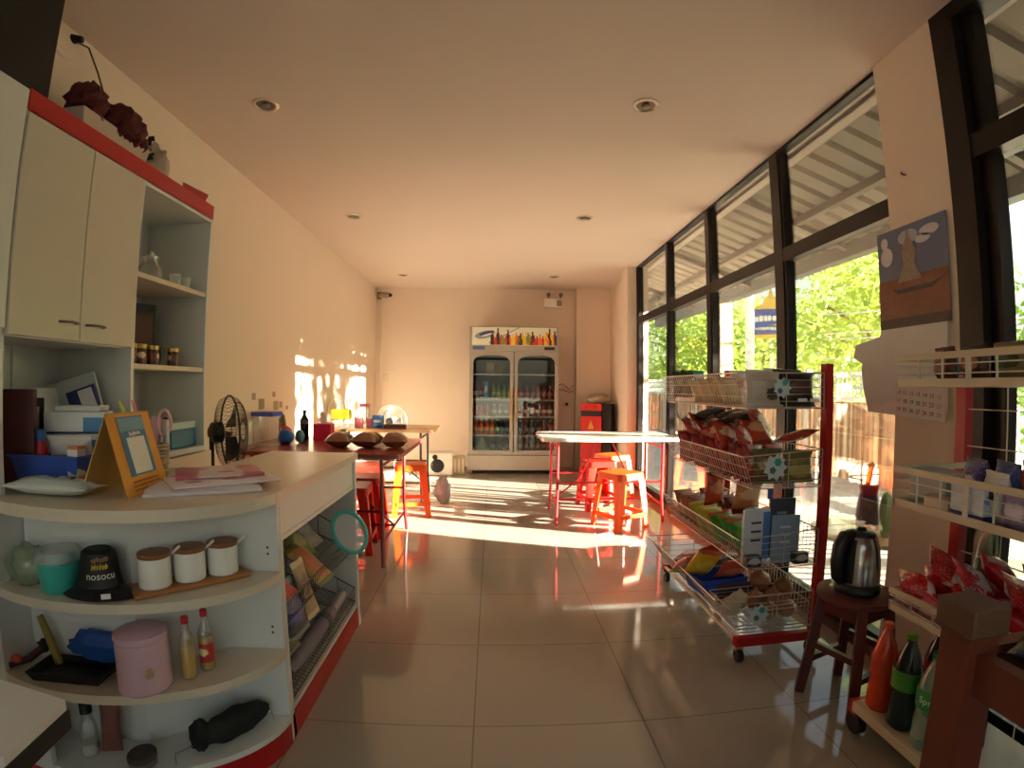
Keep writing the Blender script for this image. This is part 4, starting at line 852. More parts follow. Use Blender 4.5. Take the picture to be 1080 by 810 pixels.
lb = M('brown_bag', '#7d4a30', .25, var=.3, scale=18, bump=.3)
for k, (x, y, rz, lab) in enumerate(((-1.06, 3.52, .1, 'brown loaf shaped bag at the left of three on the red table'), (-.87, 3.55, -.1, 'brown loaf shaped bag in the middle of three on the red table'), (-.685, 3.58, .15, 'brown loaf shaped bag at the right of three on the red table'))):
    m_ = MB().pillow(.185, .27, .10, 30 + k, .10, 11, 13, .06, Matrix.Translation((0, 0, .052)) @ Matrix.Rotation(PI / 2, 4, 'X'))
    m_.v = [(vx, vy, max(.002, vz)) for vx, vy, vz in m_.v]
    T = thing('bread_bag', lab, 'bag', (x, y, ZB), rz, 'brown bags on the red table'); part(T, 'bag', m_, lb, smooth=True)
    part(T, 'paper_band', MB().lathe([(.056, -.012), (.056, .012)], (0, -.02, .052), 24, RX(PI / 2), sx=1.62, sy=.93), M('bag_band', '#94694a', .35), smooth=True)
# things on the wood table
solo('lunch_box', 'lime yellow plastic box on the wood table by the wall', 'box', MB().box(-.09, .09, -.06, .06, 0, .10, bev=.015), M_glow('lime_plastic', '#c9cf1e', .3, .3), (-1.53, 5.13, ZB + .085))
solo('food_box', 'clear plastic box under the lime yellow box on the wood table', 'box', MB().box(-.085, .085, -.058, .058, 0, .083, bev=.01), clear, (-1.53, 5.13, ZB))
T = thing('wire_ring_stand', 'pale round mirror stand behind the lime yellow box', 'stand', (-1.64, 5.32, ZB)); part(T, 'ring', MB().tube([(.10 * math.cos(a), 0, .15 + .15 * math.sin(a)) for a in [2 * PI * k / 28 for k in range(28)]], .006, 6, closed=True), wirew, smooth=True)
pk2 = M('pink_tub', '#d5768b', .35)
for (x, y, h, r, lab) in ((-1.37, 5.22, .09, .045, 'squat pink tub right of the lime yellow box'), (-1.27, 5.30, .08, .04, 'smaller pink tub left of the blue tin')):
    T = thing('tub', lab, 'tub', (x, y, ZB)); part(T, 'tub', MB().lathe([(0, 0), (r, 0), (r * 1.05, h), (r, h), (0, h * .97)], seg=18), pk2, smooth=True); part(T, 'lid', MB().lathe([(r * 1.1, h + .001), (r * 1.1, h + .014), (0, h + .018)], seg=18), M('pale_pink_lid', '#e6b7bf', .4), smooth=True)
T = thing('tall_jar', 'tall clear jar with pink lid behind the pink tubs on the wood table', 'jar', (-1.36, 5.42, ZB)); part(T, 'jar', MB().lathe([(0, 0), (.055, 0), (.055, .19), (.05, .2)], seg=20), clear, smooth=True); part(T, 'lid', MB().lathe([(.058, .2), (.058, .235), (0, .24)], seg=20), pk2, smooth=True)
T = thing('blue_tin', 'blue tin with white print on the wood table', 'tin', (-1.175, 5.24, ZB)); part(T, 'tin', MB().lathe([(0, 0), (.06, 0), (.06, .12), (.057, .125), (0, .125)], seg=24), M('tin_blue', '#1f5c9e', .3), smooth=True); part(T, 'print', MB().lathe([(.0608, .05), (.0608, .085)], seg=24), P('pk_tin', '#1f5c9e', '#e4ecf2', '#1f5c9e', cz=.5, rx=.3, rz=.5), smooth=True)
solo('box', 'flat dark maroon box on the wood table right of the blue tin', 'box', MB().box(-.11, .11, -.05, .05, 0, .04, bev=.004), M('maroon_box', '#3f1714', .5), (-.985, 5.17, ZB), .05)
# fans
def fan_cage(T, R, depth, m, n=36, tiltm=None, hubm=None):
    w_ = MB(); tm = tiltm or Matrix.Identity(3)
    for k in range(n):
        a = 2 * PI * k / n; c_, s_ = math.cos(a), math.sin(a)
        w_.tube([tm @ Vector((r * c_, y, r * s_)) for r, y in ((.05, -depth), (R * .6, -depth * .95), (R * .93, -depth * .5), (R, 0), (R * .9, depth * .6), (R * .5, depth * .9), (.05, depth))], .0011, 4, caps=False)
    part(T, 'cage', w_, m)
    r_ = MB(); r_.tube([tm @ Vector((R * math.cos(2 * PI * k / 40), 0, R * math.sin(2 * PI * k / 40))) for k in range(40)], .006, 6, closed=True)
    for yy, rr in ((-depth, .055), (depth, .055), (-depth * .7, R * .82)): r_.tube([tm @ Vector((rr * math.cos(2 * PI * k / 30), yy, rr * math.sin(2 * PI * k / 30))) for k in range(30)], .0028, 5, closed=True)
    part(T, 'cage_ring', r_, m, smooth=True)
def fan_blades(T, R, m, tm=None):
    tm = tm or Matrix.Identity(3)
    for k in range(3):
        a = 2 * PI * k / 3; b = MB(); vs = []
        for i in range(6):
            for j in range(5):
                r = .03 + (R * .85 - .03) * i / 5; wdt = .18 + .75 * (i / 5) ** .7; th = a + (j / 4 - .5) * wdt
                vs.append(tm @ Vector((r * math.cos(th), (j / 4 - .5) * .06, r * math.sin(th))))
        b.add(vs, [(i * 5 + j, i * 5 + j + 1, i * 5 + j + 6, i * 5 + j + 5) for i in range(5) for j in range(4)]); part(T, 'blade', b, m, smooth=True)
bw = M('black_wire', '#1b1817', .45); bb = M('smoke_blade', '#2b2726', .4)
T = thing('standing_fan', 'black standing fan seen from behind between wall cabinet and red table', 'fan', (-1.46, 2.72, 0), 0)
tm = RZ(math.radians(62)) @ Matrix.Identity(3); H_ = Vector((0, 0, .915))
def shifted(fn, *a):
    before = set(COL.objects); fn(*a)
    for o in set(COL.objects) - before: o.location += H_
# axis of the fan is local -Y before the turn
tmx = RZ(math.radians(133))
shifted(lambda: fan_cage(T, .20, .075, bw, 44, tmx)); shifted(lambda: fan_blades(T, .19, bb, tmx))
ax = tmx @ Vector((0, 1, 0))
part(T, 'motor', MB().tube([H_ + ax * s_ for s_ in (.03, .045, .10, .12)], [.03, .06, .055, .02], 16), black, smooth=True)
part(T, 'pole', MB().tube([Vector((ax.x * .10, ax.y * .10, .88)), Vector((ax.x * .10, ax.y * .10, .03))], .014, 10), black, smooth=True)
part(T, 'base', MB().lathe([(.17, 0), (.17, .015), (.12, .03), (.02, .045), (0, .045)], (ax.x * .1, ax.y * .1, 0), 28), black, smooth=True)
solo('fan_cord', 'dark cord running up the wall from the black standing fan', 'cord', MB().tube([(0, 0, 0), (-.01, .02, .12), (-.06, .02, .28), (-.1, .02, .5)], .004, 6), black, (-1.62, 2.58, 1.05), smooth=True)
T = thing('white_fan', 'pale pedestal fan with round wire guard behind the wood table', 'fan', (-1.33, 6.72, 0), 0)
H_ = Vector((0, 0, .715)); tmw = RZ(math.radians(-12))
lg = M('light_grey_plastic', '#b8b2a8', .4)
shifted(lambda: fan_cage(T, .21, .07, wire, 40, tmw)); shifted(lambda: fan_blades(T, .19, M('grey_blade', '#77736c', .4), tmw))
part(T, 'motor', MB().tube([H_ + tmw @ Vector((0, y, 0)) for y in (-.02, .05, .16, .18)], [.03, .06, .06, .02], 16), lg, smooth=True)
part(T, 'hub', MB().tube([H_ + tmw @ Vector((0, y, 0)) for y in (-.08, -.065)], [.045, .05], 18), black, smooth=True)
part(T, 'pole', MB().tube([tmw @ Vector((0, .11, 0)) + Vector((0, 0, .7)), tmw @ Vector((0, .11, 0)) + Vector((0, 0, .02))], .014, 10), lg, smooth=True)
part(T, 'base', MB().lathe([(.19, 0), (.19, .015), (.1, .04), (0, .04)], tuple(tmw @ Vector((0, .11, 0))), 28), lg, smooth=True)
# ---------------------------------------------------------------- drinks fridge
FY = 6.92
T = thing('drinks_fridge', 'two door glass front drinks fridge against the back wall', 'fridge', (.275, 7.2, 0))
fg = M('fridge_grey', '#b9b2a6', .4, metal=.15); fi = M('fridge_inside', '#8f8b85', .6); fdk = M('fridge_frame', '#a59c90', .35, metal=.3)
b_ = MB(); b_.box(-.325, -.29, FY + .03, 7.50, .26, 1.985); b_.box(.845, .88, FY + .03, 7.50, .26, 1.985); b_.box(-.325, .88, 7.46, 7.50, .26, 1.985); b_.box(-.325, .88, FY + .03, 7.50, 1.72, 1.985); b_.box(-.29, .845, FY + .03, 7.46, .262, .30)
part(T, 'cabinet', b_, fg, world=True)
l_ = MB(); l_.box(-.288, .843, 7.45, 7.458, .30, 1.72); l_.box(-.288, -.284, FY + .05, 7.45, .30, 1.72); l_.box(.839, .843, FY + .05, 7.45, .30, 1.72)
part(T, 'lining', l_, fi, world=True)
part(T, 'base_panel', MB().box(-.345, .895, FY - .02, 7.49, .055, .255, bev=.006), fg, world=True)
for x in (-.26, .80):
    for y in (FY + .08, 7.40): part(T, 'caster', MB().tube([(x - .012, y, .027), (x + .012, y, .027)], .027, 14), black, world=True)
part(T, 'header', MB().box(-.325, .88, FY - .005, FY + .03, 1.655, 1.988), fdk, world=True)
part(T, 'header_sign', MB().box(-.29, .845, FY - .014, FY - .005, 1.735, 1.975), P('pk_header', '#dfe3cd', '#e6ead8', '#dfe3cd', rx=.2), world=True, label='pale green printed sign')
def ell(cx, cz, rx, rz, y, th, rot=0, n=28):
    return MB().add([(cx + rx * math.cos(a) * math.cos(rot) - rz * math.sin(a) * math.sin(rot), yy, cz + rx * math.cos(a) * math.sin(rot) + rz * math.sin(a) * math.cos(rot)) for yy in (y, y + th) for a in [2 * PI * k / n for k in range(n)]], [tuple(range(n)), tuple(range(n, 2 * n))[::-1]] + [(i, n + i, n + (i + 1) % n, (i + 1) % n) for i in range(n)])
part(T, 'logo_oval', ell(-.12, 1.875, .135, .05, FY - .0165, .0025, .22), M('logo_slate', '#8c9aa6', .4), world=True, label='grey blue oval logo')
part(T, 'logo_swoosh', ell(-.095, 1.895, .105, .022, FY - .018, .002, .24), M('logo_blue', '#34477f', .4), world=True)
part(T, 'logo_streak', ell(-.09, 1.872, .075, .011, FY - .0195, .002, .28), M('logo_pale', '#dfe3e6', .4), world=True)
part(T, 'logo_streak', MB().add([(x, y, z) for y in (FY - .017, FY - .0145) for x, z in ((-.05, 1.765), (.36, 1.975), (.335, 1.975), (-.08, 1.765))], [(0, 1, 2, 3), (7, 6, 5, 4)]), M('logo_grey', '#8f969b', .4), world=True)
def pbot(x, h, w, y=FY - .018): return [(x - w, 1.738), (x + w, 1.738), (x + w, 1.738 + h * .6), (x + w * .4, 1.738 + h * .75), (x + w * .4, 1.738 + h), (x - w * .4, 1.738 + h), (x - w * .4, 1.738 + h * .75), (x - w, 1.738 + h * .6)]
pr = random.Random(3)
for nm, hx, xs, h in (('print_red', '#c33a2a', (.02, .10, .155, .34, .54, .58, .66), .10), ('print_orange', '#e8792a', (.22, .30, .48, .62, .72, .80), .12), ('print_yellow', '#e9c23c', (.26, .39, .43, .70, .77), .14), ('print_dark', '#3a2f2b', (-.02, .055, .19, .36, .52, .75, .82), .17), ('print_green', '#6f8f3a', (.125, .325, .46), .13)):
    for x in xs: part(T, 'printed_bottle', MB().add([(px, FY - .0175 + .0004 * pr.random(), pz) for px, pz in pbot(x, min(.225, h * pr.uniform(.95, 1.4)), .021 + .008 * pr.random())], [tuple(range(8))]), M(nm, hx, .4), world=True)
part(T, 'badge', MB().box(-.28, -.12, FY - .012, FY - .005, 1.675, 1.72), M('badge_blue', '#4b5f95', .4), world=True); part(T, 'thermostat', MB().box(.68, .82, FY - .012, FY - .005, 1.678, 1.715), black, world=True)
gz = M_glass('fridge_glass', '#eef2f0', .03)
for a, c, hx in ((-.318, .268, .245), (.282, .872, .305)):
    d = MB(); w_ = .045
    d.box(a, a + w_, FY, FY + .03, .262, 1.652); d.box(c - w_, c, FY, FY + .03, .262, 1.652); d.box(a + w_, c - w_, FY, FY + .03, .262, .322); d.box(a + w_, c - w_, FY, FY + .03, 1.60, 1.652)
    for sx, x in ((1, a + w_), (-1, c - w_)):
        d.add([(x + sx * px, y, z) for y in (FY, FY + .03) for px, z in ((0, 1.60), (.14, 1.60), (.05, 1.575), (.012, 1.54), (0, 1.50))], [(0, 1, 2, 3, 4), (9, 8, 7, 6, 5)] + [(i, i + 5, (i + 1) % 5 + 5, (i + 1) % 5) for i in range(5)])
    D = part(T, 'door', d, fdk, world=True)
    part(D, 'pane', MB().box(a + w_, c - w_, FY + .012, FY + .016, .322, 1.60), gz, world=True)
    part(D, 'handle', MB().box(hx - .012, hx + .012, FY - .03, FY - .004, .72, 1.16, bev=.004), M('gold_handle', '#b79058', .4), world=True, label='tan pull handle')
sh = M('fridge_shelf', '#c6c2ba', .4)
SHZ = (1.353, 1.009, .779, .523)
for z in SHZ: part(T, 'shelf', MB().box(-.28, .835, FY + .07, 7.44, z - .018, z), sh, world=True)
# drinks in the fridge
def drink(cols, r, h, capc, lab):
    D = thing('drink_bottle', lab, 'bottle', (0, 0, -50)); m, lm = cols
    part(D, 'bottle', MB().lathe([(0, 0), (r, 0), (r, h * .62), (r * .45, h * .82), (r * .4, h * .9)], seg=12), M(m[0], m[1], .25), smooth=True)
    part(D, 'cap', MB().lathe([(r * .5, h * .9), (r * .5, h), (0, h)], seg=10), M(capc[0], capc[1], .4), smooth=True)
    part(D, 'label', MB().lathe([(r * 1.02, h * .25), (r * 1.02, h * .5)], seg=12), M(lm[0], lm[1], .4), smooth=True)
    return D
rows = [  # shelf z, x0, n, dx, colours, r, h, cap, label
    (1.009, -.02, 4, .075, (('d_green', '#6f8a1f'), ('d_lime', '#b5c25a')), .032, .20, ('c_green', '#3f6a24'), 'green drink bottle on the second shelf of the fridge, left door'),
    (1.009, -.26, 2, .075, (('d_red', '#7a1d1d'), ('d_rose', '#c7a9a0')), .032, .22, ('c_dark', '#2a2523'), 'dark red drink bottle at the left end of the second fridge shelf'),
    (.779, -.25, 3, .075, (('d_orange2', '#b5491d'), ('d_red2', '#8f231a')), .034, .17, ('c_red', '#a3241d'), 'orange red drink bottle on the third fridge shelf, left door'),
    (.779, .0, 3, .08, (('d_pale', '#a09a8c'), ('d_cream', '#cbbfa8')), .03, .16, ('c_white', '#d8d4cb'), 'pale drink bottle on the third fridge shelf, left door'),
    (.523, -.25, 4, .072, (('d_orange', '#c8571c'), ('d_amber', '#d98a33')), .033, .215, ('c_cream', '#d9cfb5'), 'orange drink bottle on the fourth fridge shelf, left door'),
    (.523, .04, 1, .08, (('d_dkgreen', '#263d22'), ('d_mint', '#8fae7d')), .033, .215, ('c_mint', '#a8bf97'), 'dark green drink bottle on the fourth fridge shelf, left door'),
    (.523, .115, 2, .08, (('d_cola', '#2a2226'), ('d_violet', '#5a5470')), .036, .20, ('c_black', '#1b1919'), 'dark cola bottle on the fourth fridge shelf, left door'),
    (.30, -.02, 3, .1, (('d_grey', '#4a4744'), ('d_pewter', '#77736d')), .036, .18, ('c_grey', '#6b6863'), 'dark bottle at the bottom of the fridge, left door'),
    (1.009, .36, 6, .08, (('d_pinkish', '#9a3a3a'), ('d_blush', '#c78f88')), .033, .19, ('c_rust', '#8c3427'), 'pink red drink bottle on the second fridge shelf, right door'),
    (.779, .36, 6, .08, (('d_coral', '#b2453f'), ('d_ivory', '#d5cbbd')), .033, .17, ('c_coral', '#b04038'), 'coral red drink bottle on the third fridge shelf, right door'),
    (.523, .36, 6, .08, (('d_smoke', '#55534f'), ('d_ash', '#8a8781')), .033, .20, ('c_pale', '#bdb8ae'), 'smoky drink bottle on the fourth fridge shelf, right door'),
    (.30, .36, 6, .08, (('d_water', '#73736f'), ('d_cloud', '#a09d97')), .033, .19, ('c_cloud', '#c5c1b8'), 'water bottle at the bottom of the fridge, right door')]
for z, x0, n, dx, cols, r, h, cap, lab in rows:
    D = drink(cols, r, h, cap, lab); D['group'] = lab.replace('bottle', 'bottles'); D['label'] = (ORD[0] + ' from left ' if n > 1 else '') + lab.replace(' drink bottle', ' bottle').replace('right door', 'right').replace('left door', 'left'); D.location = (x0 + .02, FY + .15, z + .001)
    for k in range(1, n): dup(D, (x0 + .02 + k * dx, FY + .15, z + .001), k, ORD[k] + D['label'][5:])
solo('milk_carton', 'cream carton on the top fridge shelf, left door', 'carton', MB().box(-.05, .05, -.04, .04, 0, .15, bev=.004), M('cream_card', '#a99a7c', .5), (-.05, FY + .2, 1.354))
solo('milk_carton', 'olive carton right of the cream carton on the top fridge shelf', 'carton', MB().box(-.05, .05, -.04, .04, 0, .12, bev=.004), M('olive_card', '#837a45', .5), (.09, FY + .2, 1.354))
solo('plastic_bag', 'pale green bag at the bottom left of the fridge', 'bag', MB().lathe([(0, 0), (.08, 0), (.075, .05), (.03, .15), (.008, .19), (0, .19)], seg=14), M('pale_green_film', '#a9b396', .4), (-.15, FY + .17, .301), smooth=True)
solo('price_card', 'blue striped card standing on the second fridge shelf, left door', 'card', MB().box(-.03, .03, -.002, .002, 0, .24), P('pk_bluecard', '#3d6fa8', '#cfd9df', '#3d6fa8'), (-.10, FY + .09, 1.01))
# small things at the back
T = thing('emergency_light', 'white emergency light with two lamp heads high on the back wall', 'emergency light', (.86, 7.49, 2.34))
part(T, 'case', MB().box(-.135, .135, -.04, .058, 0, .135, bev=.008), M('offwhite_case', '#f0ece2', .4))
for x in (-.07, .11):
    L_ = part(T, 'lamp_head', MB().tube([(x, -.06, .185), (x, -.03, .19), (x, .0, .19)], [.03, .028, .015], 14), M('lamp_dark', '#7a6a58', .4), smooth=True); part(T, 'bracket', MB().box(x - .008, x + .008, -.012, .004, .13, .175), black)
part(T, 'panel', MB().box(.05, .125, -.042, -.04, .02, .11), M('grey_panel', '#8f887d', .5))
T = thing('security_camera', 'small brown security camera in the top left corner of the back wall', 'camera', (-1.66, 7.50, 2.50))
part(T, 'bracket', MB().box(-.06, .0, -.03, .05, -.05, .05, bev=.008), M('bracket_brown', '#7b6248', .5)); part(T, 'body', MB().tube([(-.02, -.03, .0), (.10, -.10, -.01), (.15, -.13, -.015)], [.035, .04, .03], 14), M('cam_body', '#a8977c', .4), smooth=True); part(T, 'lens', MB().tube([(.15, -.13, -.015), (.17, -.142, -.018)], [.028, .024], 14), black, smooth=True)
T = thing('light_switch', 'small pale switch plate on the back wall near the left corner', 'switch', (-1.58, 7.55, 1.30))
part(T, 'plate', MB().box(-.04, .04, -.012, 0, -.06, .06, bev=.003), M('switch_ivory', '#d8c8ab', .4)); part(T, 'rocker', MB().box(-.012, .012, -.018, -.012, -.02, .02, bev=.002), M('switch_ivory2', '#e0d2b8', .4))
solo('cable_duct', 'thin cable duct running down the back wall to the switch plate', 'duct', MB().box(-.012, .012, -.015, 0, 0, 1.95), wallm, (-1.67, 7.55, .52))
T = thing('wall_outlet', 'wall outlet with a black plug right of the drinks fridge', 'outlet', (1.08, 7.55, .93))
part(T, 'plate', MB().box(-.06, .06, -.012, 0, -.04, .04, bev=.003), M('switch_ivory', '#d8c8ab', .4)); part(T, 'plug', MB().tube([(0, -.012, 0), (0, -.06, 0)], [.025, .018], 10), black, smooth=True)
for k, z in enumerate((.20, .28)): part(T, 'wire', MB().tube([(-.16, -.01, z), (-.06, -.015, z + .02), (.03, -.015, z - .03 * (k + 1)), (.10, -.01, z)], .005, 6), M('wire_brown', '#6b543f', .6), smooth=True)
# drinks dispenser: red front, black sides
T = thing('drinks_dispenser', 'red fronted black drinks dispenser by the pier at the back right', 'dispenser', (1.40, 7.05, 0), math.radians(-24))
part(T, 'body', MB().box(-.15, .26, -.14, .17, .03, .955, bev=.012), M('black_case', '#141214', .35))
rp_ = M('red_front', '#d8332e', .3)
fp = MB(); fp.box(-.152, .152, -.17, -.141, .03, .80, bev=.01); fp.box(-.152, .152, -.17, -.141, .865, .965, bev=.01)
for o in list(fp.v): pass
part(T, 'front_panel', MB().box(-.155, .135, -.175, -.141, .03, .79, bev=.01), rp_, label='red front panel'); part(T, 'front_panel', MB().box(-.155, .135, -.175, -.141, .865, .965, bev=.01), rp_, label='red top panel')
part(T, 'slot', MB().box(-.15, .13, -.165, -.141, .79, .865), black)
part(T, 'emblem', MB().add([(x, -.1765, z) for x, z in ((-.01, .74), (.02, .66), (.03, .62), (-.05, .62), (-.04, .66))], [(0, 4, 3, 2, 1)]), gold, label='small gold emblem')
for x in (-.08, .05): part(T, 'button', MB().lathe([(.014, 0), (.014, .006), (0, .007)], (x, -.175, .915), 14, RX(PI / 2)), M('dark_red', '#8d1d1c', .4), smooth=True)
part(T, 'foot', MB().box(-.14, .25, -.13, .16, 0, .03), black)
solo('plastic_bag', 'crumpled cream plastic bag lying on the drinks dispenser', 'bag', MB().blob((0, 0, .06), (.17, .09, .07), .45, 3, 20, 12, seed=13, flat=.06), M_glow('cream_film', '#cfc2aa', .4), (1.45, 7.03, .956), smooth=True, ang=80)
# on the floor by the fridge
T = thing('white_speaker', 'white box with a round black front on the floor left of the fridge', 'speaker', (-.70, 6.88, 0), .1)
part(T, 'case', MB().box(-.17, .17, -.12, .15, 0, .30, bev=.03), M('white_case', '#e3ded4', .35)); part(T, 'cone', MB().lathe([(0, .0), (.05, .012), (.085, .004), (.095, -.006)], (-.04, -.122, .13), 24, RX(PI / 2)), black, smooth=True); part(T, 'port', MB().lathe([(0, .006), (.035, .002)], (-.07, -.122, .245), 16, RX(PI / 2)), black, smooth=True)
T = thing('oil_canister', 'small beige metal heater standing between white box and fridge', 'heater', (-.45, 6.93, 0))
part(T, 'case', MB().box(-.075, .075, -.06, .06, 0, .25, bev=.01), M('beige_metal', '#b8a888', .35, metal=.4))
for x in (-.055, 0, .055): part(T, 'bar', MB().box(x - .014, x + .014, -.068, -.0605, .03, .21, bev=.004), M('pale_bar', '#ddd3bd', .35))
solo('plastic_bag', 'crumpled grey white bag on the floor right of the orange stool', 'bag', MB().blob((0, 0, .13), (.075, .06, .15), .5, 3, 18, 14, seed=17, flat=.13), M_glow('grey_film', '#a9a6ab', .4), (-.50, 5.15, 0), smooth=True, ang=80)
# wall stickers
for k, (y, z, s_) in enumerate(((3.62, 1.09, .03), (3.75, 1.03, .05), (3.98, 1.10, .025), (4.02, 1.01, .045), (4.12, 1.015, .03), (4.25, .985, .02))):
    solo('wall_sticker', 'dark smudged sticker on the left wall above the red table, number %s from the left' % ('one', 'two', 'three', 'four', 'five', 'six')[k], 'sticker', MB().box(0, .002, -s_, s_, -s_ * .8, s_ * .8), M('sticker_grey', '#9c8a76', .7, var=.4, scale=60), (-1.75, y, z), group='small stickers on the left wall')
# ceiling lamps
def downlight(x, y, lab):
    T = thing('ceiling_lamp', lab, 'ceiling lamp', (x, y, 2.62), 0, 'recessed ceiling lamps')
    part(T, 'ring', MB().lathe([(.07, 0), (.069, -.006), (.056, -.009), (.05, -.004), (.05, .0)], seg=32), M('lamp_ring', '#cfc4b2', .3, metal=.5), smooth=True)
    part(T, 'reflector', MB().lathe([(.05, -.002), (.045, -.0015), (.02, -.001), (0, -.001)], seg=24), M('lamp_recess', '#6b5a48', .3, metal=.5), smooth=True)
    part(T, 'bulb', MB().blob((0, 0, -.008), (.022, .022, .01), 0), M('lamp_bulb', '#8f8577', .3), smooth=True)
    return T
L0 = downlight(-1.196, 2.405, 'recessed round ceiling lamp nearest the camera on the left')
for x, y, lab in ((.755, 2.395, 'recessed round ceiling lamp nearest the camera on the right'), (-1.21, 4.25, 'middle recessed ceiling lamp on the left'), (.76, 4.24, 'middle recessed ceiling lamp on the right'), (-1.19, 6.63, 'farthest recessed ceiling lamp on the left'), (.78, 6.64, 'farthest recessed ceiling lamp on the right')): dup(L0, (x, y, 2.62), 0, lab)
# ================================================================ RIGHT SIDE: wire rack of snacks
T = thing('snack_rack', 'red post wire rack of snacks on castors in front of the windows', 'rack', (1.22, 2.46, 0))
RY0, RY1 = 1.975, 2.955
for y in (RY0, RY1): part(T, 'post', MB().box(1.402, 1.438, y - .015, y + .025, .07, 1.29), red, world=True)
for y in (RY0, RY1): part(T, 'base_arm', MB().box(1.035, 1.45, y - .018, y + .02, .075, .115, bev=.004), red, world=True)
fr_ = MB(); fr_.tube([(1.045, RY0, .10), (1.045, RY1, .10)], .010, 8); fr_.tube([(1.44, RY0, .10), (1.44, RY1, .10)], .010, 8)
part(T, 'base_rail', fr_, wirew, world=True, smooth=True)
for x in (1.06, 1.41):
    for y in (RY0, RY1):
        c_ = part(T, 'castor', MB().tube([(x - .012, y, .0305), (x + .012, y, .0305)], .03, 18), black, world=True, smooth=True)
        part(c_, 'fork', MB().box(x - .018, x + .018, y - .008, y + .008, .045, .078), chrome, world=True)
def basket(T, name, xb, xf0, xf1, y0, y1, z0, zb, zf, m, step=.028, r=.0013, rows=3):
    """wire basket open to the top: back edge xb, floor front xf0, rim front xf1"""
    w = MB(); n = int((y1 - y0) / step)
    for i in range(n + 1):
        y = y0 + (y1 - y0) * i / n; w.tube([(xb, y, zb), (xb, y, z0), (xf0, y, z0), (xf1, y, zf)], r, 4, caps=False)
    k = int((xb - xf0) / step)
    for i in range(1, k): x = xf0 + (xb - xf0) * i / k; w.tube([(x, y0, z0), (x, y1, z0)], r, 4, caps=False)
    for j in range(1, rows):
        f = j / rows; w.tube([(xf0 + (xf1 - xf0) * f, y0, z0 + (zf - z0) * f), (xf0 + (xf1 - xf0) * f, y1, z0 + (zf - z0) * f)], r, 4, caps=False)
    part(T, name, w, m, world=True)
    for y in (y0, y1):
        e = MB()
        for j in range(0, 6):
            f = j / 5; e.tube([(xb, y, z0 + (zb - z0) * f), (xf0 + (xf1 - xf0) * f, y, z0 + (zf - z0) * f)], r * 1.2, 4)
        e.tube([((xb + xf0) / 2, y, z0), ((xb + xf0) / 2, y, (zb + zf) / 2)], r * 1.6, 5)
        e.tube([(xb, y, z0), (xb, y, zb)], r * 1.8, 5)
        part(T, 'end_panel', e, m, world=True)
    q = MB(); q.tube([(xb, y0, zb), (xb, y1, zb), (xf1, y1, zf), (xf1, y0, zf)], r * 2.3, 6, closed=True); q.tube([(xb, y0, z0), (xb, y1, z0), (xf0, y1, z0), (xf0, y0, z0)], r * 2, 6, closed=True)
    part(T, 'rim', q, m, world=True)
wl = M('bright_wire', '#cfcac0', .35, metal=.6)
basket(T, 'wire_basket', 1.40, 1.03, .985, RY0, RY1, 1.10, 1.25, 1.245, wl)
basket(T, 'wire_basket', 1.40, 1.07, 1.02, RY0, RY1, .765, .925, .90, wl)
basket(T, 'wire_basket', 1.40, 1.07, 1.02, RY0, RY1, .42, .58, .55, wl)
basket(T, 'wire_basket', 1.40, 1.05, .93, RY0, RY1, .135, .30, .295, wl)
def bagM(x, y, z, rx, ry, rz): return (x, y, z), (rx, ry, rz)
protos = {}
def bag(name, label, mat, w, h, t, loc, rot, group, seed):
    key = (w, h, t, seed % 3)
    if key not in protos:
        o = solo(name, label, 'snack', MB().pillow(w, h, t, seed, .16), mat, loc, group=group, smooth=True, ang=60); protos[key] = o
        o.material_slots[0].link = 'OBJECT'; o.material_slots[0].material = mat
    else:
        o = dup(protos[key], loc, label=label, group=group, mat=mat); o.name = name
    o.rotation_euler = rot; return o
rg = random.Random(11)
redb = [P('pk_crisp%d' % i, *c, rough=.25) for i, c in enumerate((('#a82a1f', '#d9b08a', '#8c1d18'), ('#b23a22', '#c98a5a', '#7d1c17'), ('#95231c', '#cfa382', '#b5442c')))]
# second tier: red snack bags stood like files, two rows, then a heap on top
for k in range(15):
    y = 2.09 + k * .057
    for r_, x in enumerate((1.13, 1.29)):
        if r_ == 1 and k < 2: continue
        bag('snack_bag', 'red snack bag, %s from the near end of the %s row, second rack basket' % (ORD[k], ('front', 'back')[r_]), redb[(k + r_) % 3], .125, .165, .055, (x + rg.uniform(-.01, .01), y, .856), (rg.uniform(-.25, -.1), rg.uniform(-.08, .08), rg.uniform(.2, .5)), 'red snack bags in the second basket', k + r_)
for k in range(14):
    bag('snack_bag', 'red snack bag heaped on the second rack basket, %s from the near end' % ORD[k], redb[k % 3], .12, .16, .05, (1.12 + .08 * (k % 3) + rg.uniform(-.02, .02), 2.18 + k * .05, .955 + .03 * (k % 3)), (rg.uniform(-1.3, -.5), rg.uniform(-.4, .4), rg.uniform(-.1, 1.0)), 'red snack bags heaped on the second basket', k)
slv = P('pk_silver', '#4c443f', '#b3a79b', '#2c2724', rough=.2)
for k, (x, y, lab) in enumerate(((1.20, 2.36, 'dark silver snack bag on top of the red heap, nearest the camera'), (1.22, 2.5, 'dark silver snack bag on top of the red heap, in the middle'), (1.15, 2.62, 'dark silver snack bag on top of the red heap, farthest from the camera'))):
    bag('snack_bag', lab, slv, .15, .17, .05, (x, y, 1.045), (1.35, .1 * k, .5 + .3 * k), 'dark silver bags on the red heap', k)
bag('snack_bag', 'long red packet poking out toward the near post above the second basket', redb[0], .11, .20, .04, (1.33, 2.08, .975), (1.3, .1, 1.2), None, 1)
